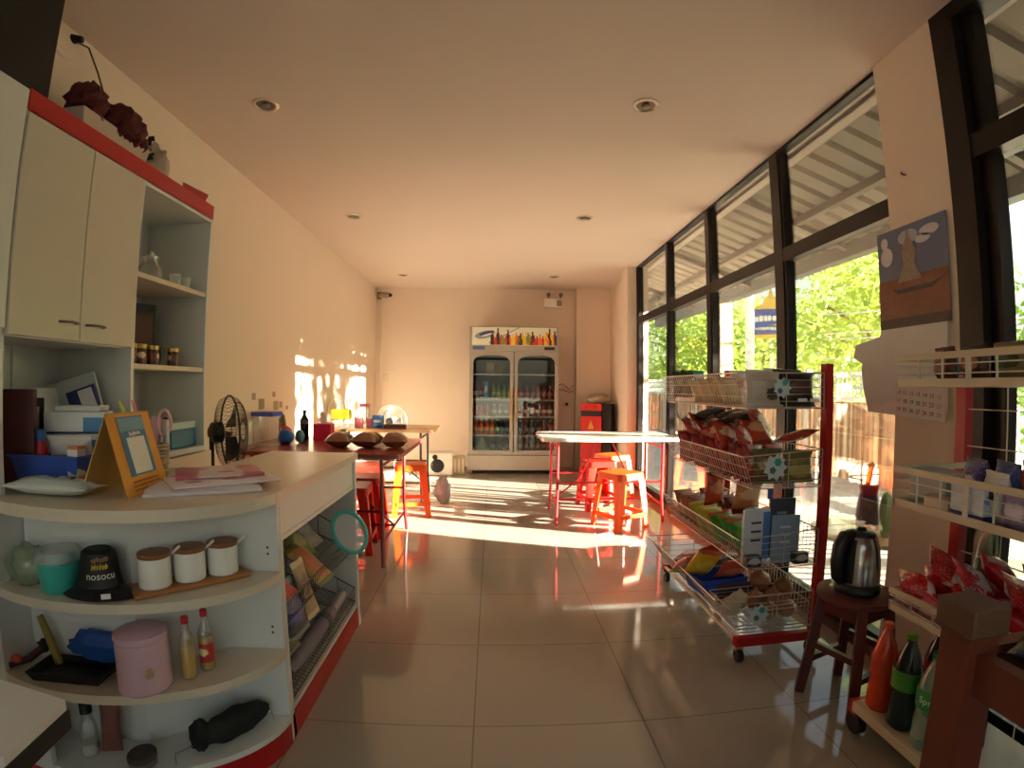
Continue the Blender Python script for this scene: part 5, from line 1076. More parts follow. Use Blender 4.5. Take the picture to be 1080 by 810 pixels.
brn = P('pk_brownpack', '#6b4a2c', '#c4a06a', '#4b5a2a', rough=.35); ol = P('pk_oliveb', '#7b6a34', '#b9a55a', '#56612c', cz=.35, rough=.35)
bag('noodle_pack', 'brown and tan packet behind the near end wires of the second basket, left', brn, .15, .15, .05, (1.165, 2.03, .852), (-.1, 0, .05), None, 0)
bag('noodle_pack', 'olive packet with tan moon behind the near end wires of the second basket, right', ol, .15, .14, .05, (1.315, 2.03, .848), (-.1, 0, -.05), None, 1)
def star(cx, cz, r, y, n=9):
    p = [((r if i % 2 == 0 else r * .72) * math.cos(2 * PI * i / (2 * n)), (r if i % 2 == 0 else r * .72) * math.sin(2 * PI * i / (2 * n))) for i in range(2 * n)]
    return MB().add([(cx + a, yy, cz + b) for yy in (y, y + .002) for a, b in p], [tuple(range(2 * n)), tuple(range(2 * n, 4 * n))[::-1]] + [(i, 2 * n + i, 2 * n + (i + 1) % (2 * n), (i + 1) % (2 * n)) for i in range(2 * n)])
pale = M('price_pale_blue', '#c3d3d8', .5); teal = M('price_teal', '#4c9a97', .5)
for lab, x, z, s_, txt in (('star shaped pale blue price card on the near end of the second basket', 1.165, .855, .058, '25'), ('star shaped pale price card on the near end of the top basket', 1.19, 1.185, .045, '20'), ('star shaped pale price card on the near end of the lowest basket', 1.135, .215, .05, '35')):
    K = thing('price_card', lab, 'price card', (x, RY0 - .008, z), 0, 'star shaped price cards')
    part(K, 'card', star(0, 0, s_, -.002), pale); part(K, 'teal_print', star(.012, .022, s_ * .35, -.0035, 6), teal)
    part(K, 'dark_print', star(-.012, -.012, s_ * .3, -.0035, 5), M('price_print', '#53656b', .5))
solo('blue_tag', 'small blue tag hanging under the near end of the second basket', 'tag', MB().box(-.014, .014, -.001, .001, -.04, 0), M('tag_blue', '#3d6aa5', .4), (1.15, RY0 - .006, .764), .1)
# top tier
gb = P('pk_darkgreen', '#1d4a1e', '#5f8a3c', '#16391a')
for k, (y, lab) in enumerate(((2.88, 'dark green bag at the far end of the top rack basket'), (2.74, 'dark green bag second from the far end of the top rack basket'))):
    bag('snack_bag', lab, gb, .16, .15, .07, (1.10, y, 1.205), (-.15, 0, .25), 'dark green bags on the top tier', k)
nd = P('pk_noodle', '#a39562', '#c9bd8a', '#8f8458', rx=.45, rz=.4, rough=.5)
for k in range(4): bag('noodle_pack', 'tan noodle packet, number %s from the far end of the top rack basket front row' % ('one', 'two', 'three', 'four')[k], nd, .15, .13, .05, (1.09, 2.60 - k * .115, 1.17), (-.35, 0, .5), 'tan noodle packets', k)
wp = P('pk_whitepink', '#d9cfc8', '#c98f86', '#e5ddd6', rough=.35)
for k, y in enumerate((2.5, 2.32, 2.15)): bag('snack_bag', 'white and pink packet in the top basket back row, %s' % ('farthest', 'middle one', 'nearest')[k], wp, .16, .17, .05, (1.27, y, 1.19), (-.2, 0, .45), 'white and pink packets on the top tier', k)
bag('snack_bag', 'pale packet with dark mark at the near left end of the top rack basket', P('pk_palemark', '#cbbdb2', '#4b3b36', '#d8cdc4', cx=.7, cz=.35, rx=.22, rz=.16), .17, .15, .05, (1.14, 2.04, 1.18), (-.1, 0, .05), None, 2)
dkp = P('pk_darkbrown', '#2a1a18', '#5a3a33', '#1b1212', rx=.4, rz=.2, rough=.35)
bag('snack_bag', 'dark brown packet at the near right end of the top rack basket', dkp, .16, .15, .06, (1.315, 2.04, 1.18), (-.1, 0, 0), None, 0)
bag('snack_bag', 'dark brown packet behind another one in the top rack basket', dkp, .16, .16, .05, (1.32, 2.13, 1.19), (-.15, 0, .1), None, 1)
for k, x in enumerate((1.29, 1.35)): solo('price_label', 'small white price label on the near end of the top rack basket, %s one' % ('left', 'right')[k], 'label', MB().box(-.022, .022, -.001, .001, -.007, .007), paper, (x, RY0 - .006, 1.135), group='white price labels')
solo('cyan_tag', 'cyan tag standing on the far part of the top rack basket', 'tag', MB().box(-.03, .03, -.002, .002, 0, .05), P('pk_cyan', '#34b8c4', '#e8f2f2', '#34b8c4', cz=.5, rx=.45, rz=.12), (1.06, 2.56, 1.215), .2)
solo('scale_hook', 'pale plastic hook hanging below the far end of the top rack basket', 'hook', MB().tube([(0, 0, .05), (-.002, 0, 0), (.01, 0, -.035), (.035, 0, -.045), (.05, 0, -.03)], .006, 8), M('hook_pink', '#d9b7a8', .4), (1.03, 2.80, 1.05), smooth=True)
# third tier
def row(name, lab, mat, n, y0, dy, x, z, w, h, t, rx, rz, group, jit=.012):
    for k in range(n): bag(name, ORD[k] + ' ' + lab + ' from near end', mat, w, h, t, (x + rg.uniform(-jit, jit), y0 + k * dy, z + rg.uniform(-.006, .006)), (rx + rg.uniform(-.15, .15), rg.uniform(-.1, .1), rz + rg.uniform(-.15, .15)), group, k)
tanb = P('pk_tanbag', '#b06a48', '#d9b48c', '#8c4a34'); row('snack_bag', 'tan orange bag at the far front of the third basket', tanb, 5, 2.64, .07, 1.14, .505, .14, .16, .055, -.5, .35, 'tan bags in the third basket')
row('snack_bag', 'tan bag in the far back row of the third basket', tanb, 4, 2.66, .075, 1.29, .515, .14, .17, .055, -.4, .35, 'tan bags in the third basket, back row')
mar = P('pk_maroonrow', '#7a1f1a', '#a5623a', '#5c1512'); row('snack_bag', 'dark red bag in the back row of the third basket', mar, 6, 2.2, .072, 1.30, .515, .14, .18, .05, -.45, .4, 'dark red bags in the third basket')
yg = P('pk_yellowgreen', '#b3a92c', '#7f9a2a', '#c9b83a'); row('snack_bag', 'yellow green bag in the front row of the third basket', yg, 3, 2.43, .075, 1.14, .505, .14, .17, .06, -.6, .3, 'yellow green bags in the third basket')
gr = P('pk_green', '#2f8a2a', '#67b03a', '#c24a2c', rz=.5); row('snack_bag', 'bright green bag in the front row of the third basket', gr, 3, 2.19, .075, 1.14, .505, .14, .17, .06, -.6, .3, 'bright green bags in the third basket')
orp = P('pk_orangesheer', '#d98a5a', '#e8c09a', '#c9633c'); bag('snack_bag', 'sheer orange packet hanging between second and third basket near the front', orp, .17, .15, .04, (1.22, 2.30, .675), (.25, 0, .2), None, 2); bag('snack_bag', 'red packet hanging below the second basket beside the sheer orange one', redb[1], .12, .17, .05, (1.10, 2.42, .685), (.1, 0, .3), None, 1)
for k, (x, y, rz, h, lab) in enumerate(((1.13, 2.04, .08, .24, 'white printed card pack standing at the near left of the third basket'), (1.27, 2.03, -.05, .21, 'blue grey printed card pack at the near right of the third basket'), (1.29, 2.10, .0, .27, 'black topped card pack behind the blue grey one in the third basket'))):
    K = thing('card_pack', lab, 'card pack', (x, y, .424), rz, 'card packs in the third basket')
    part(K, 'card', MB().box(-.065, .065, -.008, .008, 0, h, bev=.003), M(('card_white2', 'card_blue2', 'card_dark2')[k], ('#d3dbe2', '#8fa9c4', '#3b4452')[k], .35))
    for j in range(3): part(K, 'print', MB().box(-.03, .02, -.0095, -.0082, h * (.42 + .16 * j), h * (.46 + .16 * j)), M(('print_dark2', 'print_white2', 'print_grey2')[k], ('#39424e', '#d6e0e8', '#9aa5b3')[k], .4))
    if k == 0: part(K, 'blue_panel', MB().box(.03, .0652, -.0095, -.0082, .02, h * .95), M('panel_blue', '#4f86c9', .4), label='blue panel')
for k, (x, z) in enumerate(((1.10, .425), (1.33, .425))): solo('dark_packet', 'small black and white packet low at the near %s of the third basket' % ('left', 'right')[k], 'packet', MB().box(-.035, .035, -.02, .02, 0, .05, bev=.006), P('pk_bw', '#23262c', '#c9ced4', '#2f333a', rx=.4, rz=.3), (x, 2.0, z))
# lowest tier
pur = P('pk_purple', '#3b2a4a', '#8a6a8f', '#2a2234', rough=.2)
bag('snack_bag', 'purple shiny bag at the far end of the lowest rack basket', pur, .20, .20, .07, (1.16, 2.80, .205), (1.25, 0, .3), None, 0); bag('snack_bag', 'dark plum bag with clear front behind the purple bag in the lowest basket', P('pk_plum', '#4a2734', '#a8989c', '#33202a', rough=.15), .2, .19, .06, (1.26, 2.64, .235), (1.1, 0, .4), None, 1)
bag('snack_bag', 'yellow and green packet at the far front of the lowest rack basket', P('pk_ygp', '#c2b42a', '#3f7a3a', '#2c4f6a'), .16, .15, .05, (1.05, 2.62, .215), (1.0, 0, .3), None, 2)
T = thing('blue_tray', 'blue tray of red and yellow packets tipped over the front of the lowest basket', 'tray', (1.08, 2.34, .20), math.radians(8))
part(T, 'tray', MB().add([(x, y, z) for z, k in ((0, .88), (.07, 1), (.07, .95), (.008, .86)) for x, y in ((-.11 * k, -.085 * k), (.15 * k, -.085 * k), (.15 * k, .085 * k), (-.11 * k, .085 * k))], [(3, 2, 1, 0), (12, 13, 14, 15)] + [(4 * a + i, 4 * a + (i + 1) % 4, 4 * a + 4 + (i + 1) % 4, 4 * a + 4 + i) for a in range(3) for i in range(4)]), M('tray_blue', '#2f4fae', .4))
yp = P('pk_yellow', '#dba61f', '#e8c84a', '#c93a2a', rough=.3)
bag('snack_bag', 'bright yellow packet on the blue tray', yp, .16, .17, .07, (1.03, 2.36, .325), (.55, .25, .3), None, 0); bag('snack_bag', 'red edged packet behind the bright yellow one on the blue tray', P('pk_redyel', '#c4342a', '#e0a23a', '#b02a22'), .15, .16, .05, (1.09, 2.43, .335), (.5, -.2, .2), None, 1)
bag('snack_bag', 'orange red striped packet at the near side of the blue tray', P('pk_ored', '#cf5a48', '#e08a6a', '#d9482f'), .17, .14, .05, (1.17, 2.31, .305), (.7, 0, .1), None, 2); bag('snack_bag', 'pinkish packet lying at the left of the yellow packet', P('pk_pinkp', '#d98a72', '#e6b69a', '#c95a4a'), .1, .12, .04, (.965, 2.44, .30), (.8, .2, .6), None, 0)
on = M('onion_skin', '#9c6b4c', .5, var=.3, scale=30); gl = M('garlic_skin', '#cdb89a', .6, var=.15, scale=30); pt = M('potato_skin', '#8a6038', .7, var=.25, scale=40)
for k, (x, y, z, r, m, lab) in enumerate(((1.09, 2.14, .19, .048, gl, 'pale garlic bulb at the near front of the lowest basket'), (1.15, 2.18, .20, .045, gl, 'pale garlic bulb behind the nearest one in the lowest basket'), (1.22, 2.16, .20, .05, on, 'onion in the middle of the lowest basket'), (1.30, 2.14, .205, .055, on, 'big onion at the right of the lowest basket'), (1.36, 2.16, .25, .05, pt, 'orange brown onion on top at the right of the lowest basket'), (1.27, 2.22, .27, .052, on, 'onion on top of the pile in the lowest basket'), (1.32, 2.06, .195, .048, on, 'onion against the near wires of the lowest basket'), (1.23, 2.06, .19, .045, on, 'onion behind the star price card of the lowest basket'))):
    K = thing('onion' if m is not gl else 'garlic', lab, 'vegetable', (x, y, z), k * .7, 'onions and garlic in the lowest basket')
    part(K, 'bulb', MB().lathe([(0, -r * .85), (r * .6, -r * .75), (r, -.05 * r), (r * .8, r * .55), (r * .3, r * .85), (r * .12, r * 1.15), (0, r * 1.2)], seg=18), m, smooth=True); part(K, 'root', MB().lathe([(0, -r * .95), (r * .22, -r * .9), (r * .16, -r * .78)], seg=10), M('root_tan', '#a08a6a', .8), smooth=True)
basket(thing('small_basket', 'small wire basket holding onions inside the lowest rack basket', 'basket', (1.22, 2.1, .14)), 'wire_grid', 1.40, 1.04, 1.02, 2.0, 2.24, .14, .24, .23, wl, step=.03)

# plastic shopping bag look of the lowest basket: dark card pieces under the onions
solo('cardboard', 'dark mauve cardboard lining at the near end of the lowest basket', 'cardboard', MB().box(-.15, .15, -.004, .004, 0, .11, bev=.002), M('mauve_card', '#5d4148', .7), (1.22, 2.255, .142))
# ---------------------------------------------------------------- stool with kettle
T = thing('wooden_stool', 'round dark red wooden stool holding the electric kettle', 'stool', (1.35, 1.635, 0), math.radians(18))
SZ = .435
part(T, 'seat', MB().lathe([(0, SZ - .03), (.135, SZ - .03), (.145, SZ - .022), (.145, SZ - .006), (.135, SZ), (0, SZ)], seg=40), M('worn_seat', '#5d2a22', .3, var=.3, scale=6), smooth=True)
for sx in (-1, 1):
    for sy in (-1, 1):
        a, b2 = .085, .12
        part(T, 'leg', MB().tube([(sx * b2, sy * b2, 0), (sx * a, sy * a, SZ - .03)], .024, 4), wood)
for z, e in ((.14, .108), (.21, .103)):
    for k, s_ in enumerate((-1, 1)):
        if (z < .2): part(T, 'rung', MB().box(-e, e, s_ * e - .01, s_ * e + .01, z - .012, z + .012), wood)
        else: part(T, 'rung', MB().box(s_ * e - .01, s_ * e + .01, -e, e, z - .012, z + .012), wood)
ap_ = MB()
for s_ in (-1, 1): ap_.box(-.09, .09, s_ * .09 - .009, s_ * .09 + .009, SZ - .085, SZ - .03); ap_.box(s_ * .09 - .009, s_ * .09 + .009, -.09, .09, SZ - .085, SZ - .03)
part(T, 'apron', ap_, wood)
T = thing('electric_kettle', 'black and steel electric kettle standing on the wooden stool', 'kettle', (1.35, 1.635, SZ + .001), math.radians(2))
bs = M('brushed_steel', '#b0aaa4', .22, metal=1.0)
part(T, 'base', MB().lathe([(0, 0), (.083, 0), (.085, .006), (.083, .03), (.078, .036), (0, .036)], seg=36), black, smooth=True)
part(T, 'body', MB().lathe([(.078, .037), (.079, .045), (.077, .10), (.069, .17), (.058, .205), (.052, .212)], seg=40), bs, smooth=True)
part(T, 'lid', MB().lathe([(.054, .211), (.052, .220), (.038, .228), (.02, .231), (.016, .236), (.014, .243), (0, .244)], seg=32), black, smooth=True)
h_ = MB(); h_.tube([(-.04, 0, .218), (-.075, 0, .212), (-.098, 0, .175), (-.104, 0, .12), (-.098, 0, .065), (-.078, 0, .042)], [.02, .025, .026, .025, .023, .02], 12)
part(T, 'handle', h_, black, smooth=True)
pn = MB(); pn.lathe([(.0795, .045), (.0785, .10), (.0705, .17), (.06, .203)], seg=40)
keep = [f for f in pn.f if all(math.atan2(pn.v[i][1], pn.v[i][0]) > 2.4 or math.atan2(pn.v[i][1], pn.v[i][0]) < -2.4 for i in f)]
pn.f = keep; pn.mi = [0] * len(keep); part(T, 'back_panel', pn, black, smooth=True)
part(T, 'spout', MB().add([(.05, -.02, .207), (.05, .02, .207), (.078, 0, .209), (.057, -.018, .16), (.057, .018, .16)], [(0, 2, 1), (0, 3, 2), (1, 2, 4), (2, 3, 4)]), bs)
T = thing('plug_adapter', 'white plug adapter hanging beside the kettle', 'plug', (1.455, 1.515, SZ + .001), .6); part(T, 'case', MB().box(-.02, .02, -.018, .018, 0, .045, bev=.006), M('plug_white', '#dedcd6', .4)); part(T, 'socket', MB().tube([(0, 0, .045), (0, 0, .075)], [.016, .013], 12), M('plug_white', '#dedcd6', .4), smooth=True)

# ---------------------------------------------------------------- goods rack at the right edge
T = thing('goods_rack', 'cream shelved rack with red posts at the right edge', 'rack', (1.38, .86, 0))
GX0, GX1, GY0, GY1 = 1.20, 1.53, .40, 1.325
for y in (1.385, .42): part(T, 'post', MB().box(1.53, 1.565, y - .02, y + .02, .06, 1.275), red, world=True)
crm = M('cream_metal', '#cdbfa4', .4)
part(T, 'base_plate', MB().box(GX0, 1.55, GY0, 1.405, .105, .14, bev=.004), crm, world=True)
part(T, 'foot', MB().box(1.22, 1.56, 1.405, 1.445, .075, .125, bev=.005), red, world=True)
for x, y in ((1.245, 1.425), (1.53, 1.425), (1.245, .44)): part(T, 'castor', MB().tube([(x - .014, y, .0375), (x + .014, y, .0375)], .037, 18), black, world=True, smooth=True)
for z0, z1, yy in ((1.19, 1.28, 1.325), (.835, .95, 1.32), (.515, .582, 1.305)):
    s_ = MB(); s_.box(GX0 + .004, 1.53, GY0, yy, z0, z0 + .012); part(T, 'shelf_plate', s_, crm, world=True)
    r_ = MB(); r_.box(GX0, GX0 + .006, GY0, yy, z0, z0 + .022); r_.box(GX0 - .002, GX0 + .008, GY0, yy, z1 - .014, z1 + .004)
    r_.box(GX0, 1.53, yy - .006, yy, z0, z0 + .022); r_.box(GX0, 1.53, yy - .008, yy + .002, z1 - .014, z1 + .004)
    part(T, 'rail', r_, crm, world=True)
    v_ = MB(); y = yy - .09; k = 0
    while y > GY0: v_.box(GX0 + .001, GX0 + .005, y - (.008 if k % 3 == 2 else .0022), y + (.008 if k % 3 == 2 else .0022), z0 + .01, z1 - .005); y -= .085; k += 1
    for f in (.4, .68): v_.box(GX0 + .001, GX0 + .004, GY0, yy, z0 + (z1 - z0) * f - .0015, z0 + (z1 - z0) * f + .0015); v_.box(GX0, 1.53, yy - .005, yy - .002, z0 + (z1 - z0) * f - .0015, z0 + (z1 - z0) * f + .0015)
    part(T, 'rail_bars', v_, M('white_coated_bar', '#d5cfc0', .4), world=True)
bk_ = MB()
for y in (.5, .62, .74, .86, .98, 1.10, 1.22): bk_.tube([(1.545, y, .14), (1.545, y, 1.27)], .0022, 5)
for z in (.25, .45, .65, .75, 1.0, 1.12): bk_.tube([(1.545, .42, z), (1.545, 1.385, z)], .0022, 5)
part(T, 'back_grid', bk_, wirew, world=True)
# top shelf goods
def block(name, label, cat, mat, w, d, h, loc, rz=0, group=None): return solo(name, label, cat, MB().bbox(-w / 2, w / 2, -d / 2, d / 2, 0, h, min(w, d, h) * .12), mat, loc, rz, group)
jk = P('pk_jerky', '#43221a', '#8a4a34', '#5c2a20', rz=.35, rough=.25); 
bag('snack_bag', 'dark brown shiny packet at the far end of the top shelf of the cream rack', jk, .10, .10, .05, (1.27, 1.20, 1.253), (-.1, 0, 1.3), None, 0); bag('snack_bag', 'second dark brown packet, nearer on the top shelf of the cream rack', P('pk_jerky2', '#4a2c1e', '#b07a58', '#2f1a14', rough=.25), .10, .10, .05, (1.27, 1.10, 1.253), (-.1, 0, 1.4), None, 1)
bag('snack_bag', 'tan packet with leaves in the middle of the top shelf of the cream rack', P('pk_tanleaf', '#8c7a54', '#3f5a2a', '#6e5c3c'), .11, .10, .05, (1.27, .99, 1.253), (-.1, 0, 1.5), None, 2); bag('snack_bag', 'dark green packet on the top shelf of the cream rack', P('pk_dg', '#2b3f22', '#6f8a4a', '#20301a'), .11, .10, .05, (1.27, .88, 1.253), (-.1, 0, 1.6), None, 0); bag('snack_bag', 'green packet with yellow patch at the right end of the top shelf', P('pk_gy', '#2f5a2c', '#d9a92a', '#23401f', cz=.3), .12, .10, .05, (1.28, .76, 1.253), (-.1, 0, 1.6), None, 1)
# second shelf goods (z .847)
Z = .848
solo('plastic_box', 'pale teal clear box at the far end of the second shelf of the cream rack', 'box', MB().box(-.05, .05, -.07, .07, 0, .10, bev=.008), M_glass('teal_clear', '#bfd6d6', .08, .1, .5), (1.30, 1.245, Z))
block('biscuit_box', 'small pale biscuit packet low at the far end of the second shelf', 'packet', P('pk_biscuit', '#d8c3b0', '#e6dccf', '#c09a80'), .05, .08, .04, (1.235, 1.17, Z), .1)
pp = P('pk_violet', '#32257a', '#d8d4e4', '#2a1f66', cz=.6, rx=.2, rz=.12, rough=.3); bp_ = P('pk_navy', '#2a4a9a', '#d8dce6', '#243f86', rx=.3, rz=.16)
for k, (x, y, m, lab) in enumerate(((1.29, 1.10, pp, 'violet packet standing on the second shelf of the cream rack, farther one'), (1.31, 1.02, bp_, 'navy packet standing behind the violet packet on the second shelf'))): bag('powder_pack', lab, m, .11, .15, .06, (x, y, Z + .077), (-.08, 0, 1.2), None, k)
bag('powder_pack', 'white packet with dark print between navy and red packets on the second shelf', P('pk_wdark', '#d9d7d6', '#3a3344', '#e6e2e0', cz=.6, rx=.25, rz=.15), .09, .13, .05, (1.25, 1.005, Z + .066), (-.08, 0, 1.3), None, 2)
block('powder_box', 'white and blue lettered box at the front of the second shelf of the cream rack', 'box', P('pk_bluewhite', '#cfd8e4', '#7f9cc6', '#b9c9de', rx=.42, rz=.16), .035, .11, .075, (1.228, 1.065, Z + .016), -.05)
block('sachet', 'dark violet sachet lying under the white and blue box', 'sachet', M('deep_violet', '#31236a', .35), .04, .10, .014, (1.228, 1.06, Z))
rp2 = P('pk_redfood', '#c4382c', '#e8a23a', '#d0453a', rough=.3); bag('powder_pack', 'orange red packet on the second shelf of the cream rack', rp2, .11, .16, .06, (1.30, .93, Z + .082), (-.08, 0, 1.35), None, 0); bag('powder_pack', 'red packet with yellow patch on the second shelf of the cream rack', P('pk_redyellow', '#cf2f3c', '#e3b52e', '#c02a36', cz=.62, rx=.35, rz=.16), .12, .15, .06, (1.26, .86, Z + .077), (-.08, 0, 1.4), None, 1)
bag('powder_pack', 'pink white packet before the red one on the second shelf', P('pk_pinkwhite', '#d8a8bc', '#eee6ea', '#c98aa6'), .08, .10, .04, (1.225, .83, Z + .052), (-.05, 0, 1.45), None, 2); bag('powder_pack', 'lilac packet at the front of the second shelf near the right edge', P('pk_lilac', '#9a8ac0', '#ddd6ea', '#8474b0'), .10, .09, .04, (1.228, .925, Z + .047), (-.05, 0, 1.45), None, 0)
bag('powder_pack', 'green topped red packet at the right end of the second shelf', P('pk_rg', '#b5323a', '#e6dcd4', '#3c9a78'), .12, .16, .06, (1.28, .74, Z + .082), (-.08, 0, 1.5), None, 1)
# third shelf goods (z .528)
Z = .528
rs = P('pk_redshiny', '#c41c2c', '#8f1620', '#d43a3a', rough=.22); rw = P('pk_redwhite2', '#d02a28', '#ece4e0', '#c22030', cz=.35, rx=.5, rz=.12, rough=.22)
reds = ((1.26, 1.25, .045, rw, 'red packet with white stripe at the far front of the third cream shelf'), (1.36, 1.25, .05, rs, 'red packet at the far back corner of the third shelf of the cream rack'), (1.46, 1.10, .05, rs, 'red packet low at the back of the third shelf, middle'), (1.44, .97, .05, rs, 'red packet low at the back of the third shelf, nearest'), (1.33, 1.12, .05, rw, 'striped red packet under the heap on the third shelf'), (1.33, 1.00, .05, rs, 'plain red packet under the heap on the third shelf'))
for k, (x, y, z, m, lab) in enumerate(reds): bag('sweets_pack', lab, m, .12, .13, .07, (x, y, Z + z + .02), (-1.1, .1 * (k % 3 - 1), .9), 'red packets on the third shelf', k)
tops = ((1.31, 1.20, .135, rw, 'bright red packet on top of the third shelf heap, farthest one'), (1.40, 1.10, .145, rs, 'bright red packet on top of the third shelf heap, at the back'), (1.42, .98, .15, rs, 'bright red packet on top of the third shelf heap, nearest one'))
for k, (x, y, z, m, lab) in enumerate(tops): bag('sweets_pack', lab, m, .13, .13, .06, (x, y, Z + z), (-.85, .15 * (k - 1), .8), 'red packets on the third shelf', k)
bag('sweets_pack', 'red packet with a big silver blue print on the third shelf', P('pk_silverblue', '#b02030', '#aab0c8', '#c0283a', rx=.42, rz=.34, rough=.2), .15, .13, .06, (1.28, 1.08, Z + .135), (-.75, 0, .95), None, 1); bag('sweets_pack', 'red packet with a white panel right of the silver blue print', P('pk_redpanel', '#b01c2c', '#e6dfdc', '#a01a28', cx=.75, rx=.16, rz=.4, rough=.2), .13, .13, .06, (1.30, .94, Z + .14), (-.7, 0, 1.0), None, 2)
pkm = P('pk_pinkrow', '#d65a7c', '#e8a4b8', '#c4284a', rough=.3)
for k, y in enumerate((1.26, 1.17, 1.08)): bag('sweets_pack', 'pink packet behind the front rail of the third shelf, %s' % ('farthest', 'middle one', 'nearest')[k], pkm, .09, .07, .045, (1.24, y, Z + .036), (-.1, 0, 1.35), 'pink packets on the third shelf', k)
T = thing('green_bag', 'green clear bag with a round ring print behind the red packets', 'bag', (1.47, 1.22, Z), .8)
part(T, 'bag', MB().pillow(.24, .24, .05, 5, .2, M4=Matrix.Translation((0, 0, .15))), M_glass('green_sheer', '#6d8a62', .06, .2, .6), smooth=True); part(T, 'ring_print', MB().tube([(.055 * math.cos(a) + .03, -.033, .17 + .055 * math.sin(a)) for a in [2 * PI * k / 28 for k in range(28)]], .005, 6, closed=True), M('ring_green', '#9cb38a', .5), smooth=True)
# soda bottles on the base plate
Z = .141
def soda(label, loc, liq, cap, labm, txt=None, r=.044, h=.30, tcol=None):
    T = thing('soda_bottle', label, 'bottle', loc, 0, 'soda bottles on the cream rack')
    part(T, 'body', MB().lathe([(0, 0), (r * .75, 0), (r, .012), (r * .97, h * .30), (r * .9, h * .38), (r, h * .46), (r, h * .62), (r * .7, h * .78), (r * .34, h * .90), (r * .32, h * .945)], seg=28), liq, smooth=True)
    part(T, 'cap', MB().lathe([(r * .36, h * .945), (r * .38, h * .95), (r * .38, h * .995), (r * .34, h), (0, h)], seg=20), cap, smooth=True)
    part(T, 'label', MB().lathe([(r * 1.012, h * .44), (r * 1.015, h * .46), (r * 1.015, h * .62), (r * .985, h * .635)], seg=28), labm, smooth=True)
    if txt: part(T, 'lettering', curved_text(txt, .028, r * 1.02, h * .54, math.atan2(-loc[1], -loc[0]) - .1, sy=1), M('label_white', '#e8ece6', .4), label='white lettering')
    return T
soda('orange soda bottle with orange cap at the far end of the cream rack base', (1.258, 1.35, Z), M('orange_soda', '#d8451a', .12, var=.1), M('orange_cap', '#e0501f', .35), M('orange_label', '#c83c1a', .3), r=.042)
soda('dark green soda bottle with lime cap, second on the cream rack base', (1.255, 1.245, Z), M('dark_soda', '#12241a', .1), M('lime_cap', '#5f9a22', .35), M('green_label', '#4b8f33', .3), r=.044, h=.31)
soda('clear green lemon soda bottle, third on the cream rack base', (1.255, 1.14, Z), M_glass('soda_clear_green', '#9fc9a8', .10, .05, .35), M('green_cap', '#2f7a3a', .35), M('soda_green_label', '#2f8f45', .3), 'Sprite', r=.045, h=.30)
soda('dark soda bottle with black cap behind the clear green one', (1.39, 1.12, Z), M('black_soda', '#1a1513', .1), black, M('dark_label', '#2f3b33', .3), r=.043, h=.31)
soda('dark soda bottle hidden behind the green ones on the rack base', (1.40, 1.27, Z), M('black_soda', '#1a1513', .1), M('red_cap', '#c22026', .35), M('red_label2', '#8f1f1f', .3), r=.043, h=.31)

# ---------------------------------------------------------------- wooden stand at the bottom right
wd = M('stand_wood', '#6b3320', .4, var=.3, scale=5); wd2 = M('stand_wood_dark', '#3a1a12', .5, var=.3, scale=5)
T = thing('wooden_stand', 'dark reddish wooden stand with square post cut by the bottom right corner', 'stand', (.92, .60, 0)); SH = .045
pts = [(.755, .735), (.825, .735), (.825, .665), (.755, .665)]
part(T, 'post', MB().box(0.802, 0.867, .668, .733, 0, .762), wd, world=True); part(T, 'post_head', MB().box(0.793, 0.879, .658, .742, .762, .815, bev=.006), M('stand_head', '#5f3f2c', .5, var=.2), world=True)
part(T, 'post', MB().box(1.10, 1.165, .668, .733, 0, .762), wd, world=True); part(T, 'post_head', MB().box(1.09, 1.175, .658, .742, .762, .815, bev=.006), wd, world=True)
for x in (.802, 1.10): part(T, 'post', MB().box(x, x + .065, .2, .265, 0, .762), wd, world=True)
for z in (.655, .30): part(T, 'rail', MB().box(0.867, 1.10, .685, .715, z, z + .075), wd, world=True)
for x in (.82, 1.12):
    for z in (.655, .30): part(T, 'rail', MB().box(x, x + .03, .265, .668, z, z + .075), wd, world=True)
part(T, 'shelf_board', MB().box(.835, 1.12, .22, .70, .335, .35), wd2, world=True); part(T, 'shelf_board', MB().box(.835, 1.12, .22, .70, .70, .715), wd2, world=True)
for k, (x, y, m, lab) in enumerate(((.96, .62, P('pk_silverdark', '#3a3a44', '#b9bcc4', '#55555f', rough=.15), 'dark silver packet lying on top of the wooden stand'), (1.05, .64, P('pk_silverdark2', '#9a9ca4', '#34343c', '#c4c6cc', rough=.15), 'pale silver packet lying on top of the wooden stand'))): bag('snack_bag', lab, m, .12, .14, .05, (x, y, .745), (1.35, 0, .4 + k), None, k)
cloth('pink cloth folded on the shelf inside the wooden stand', (1.0, .58, .351), .18, .16, .12, M('pink_towel', '#b06a78', .9, bump=.3), .1, 7)
solo('white_card', 'white card with a black curve standing inside the wooden stand', 'card', MB().box(-.04, .04, -.003, .003, 0, .08), P('pk_whiteblack', '#d8d5cc', '#1b1a1a', '#d8d5cc', rx=.36, rz=.12), (.94, .655, .351), .1)

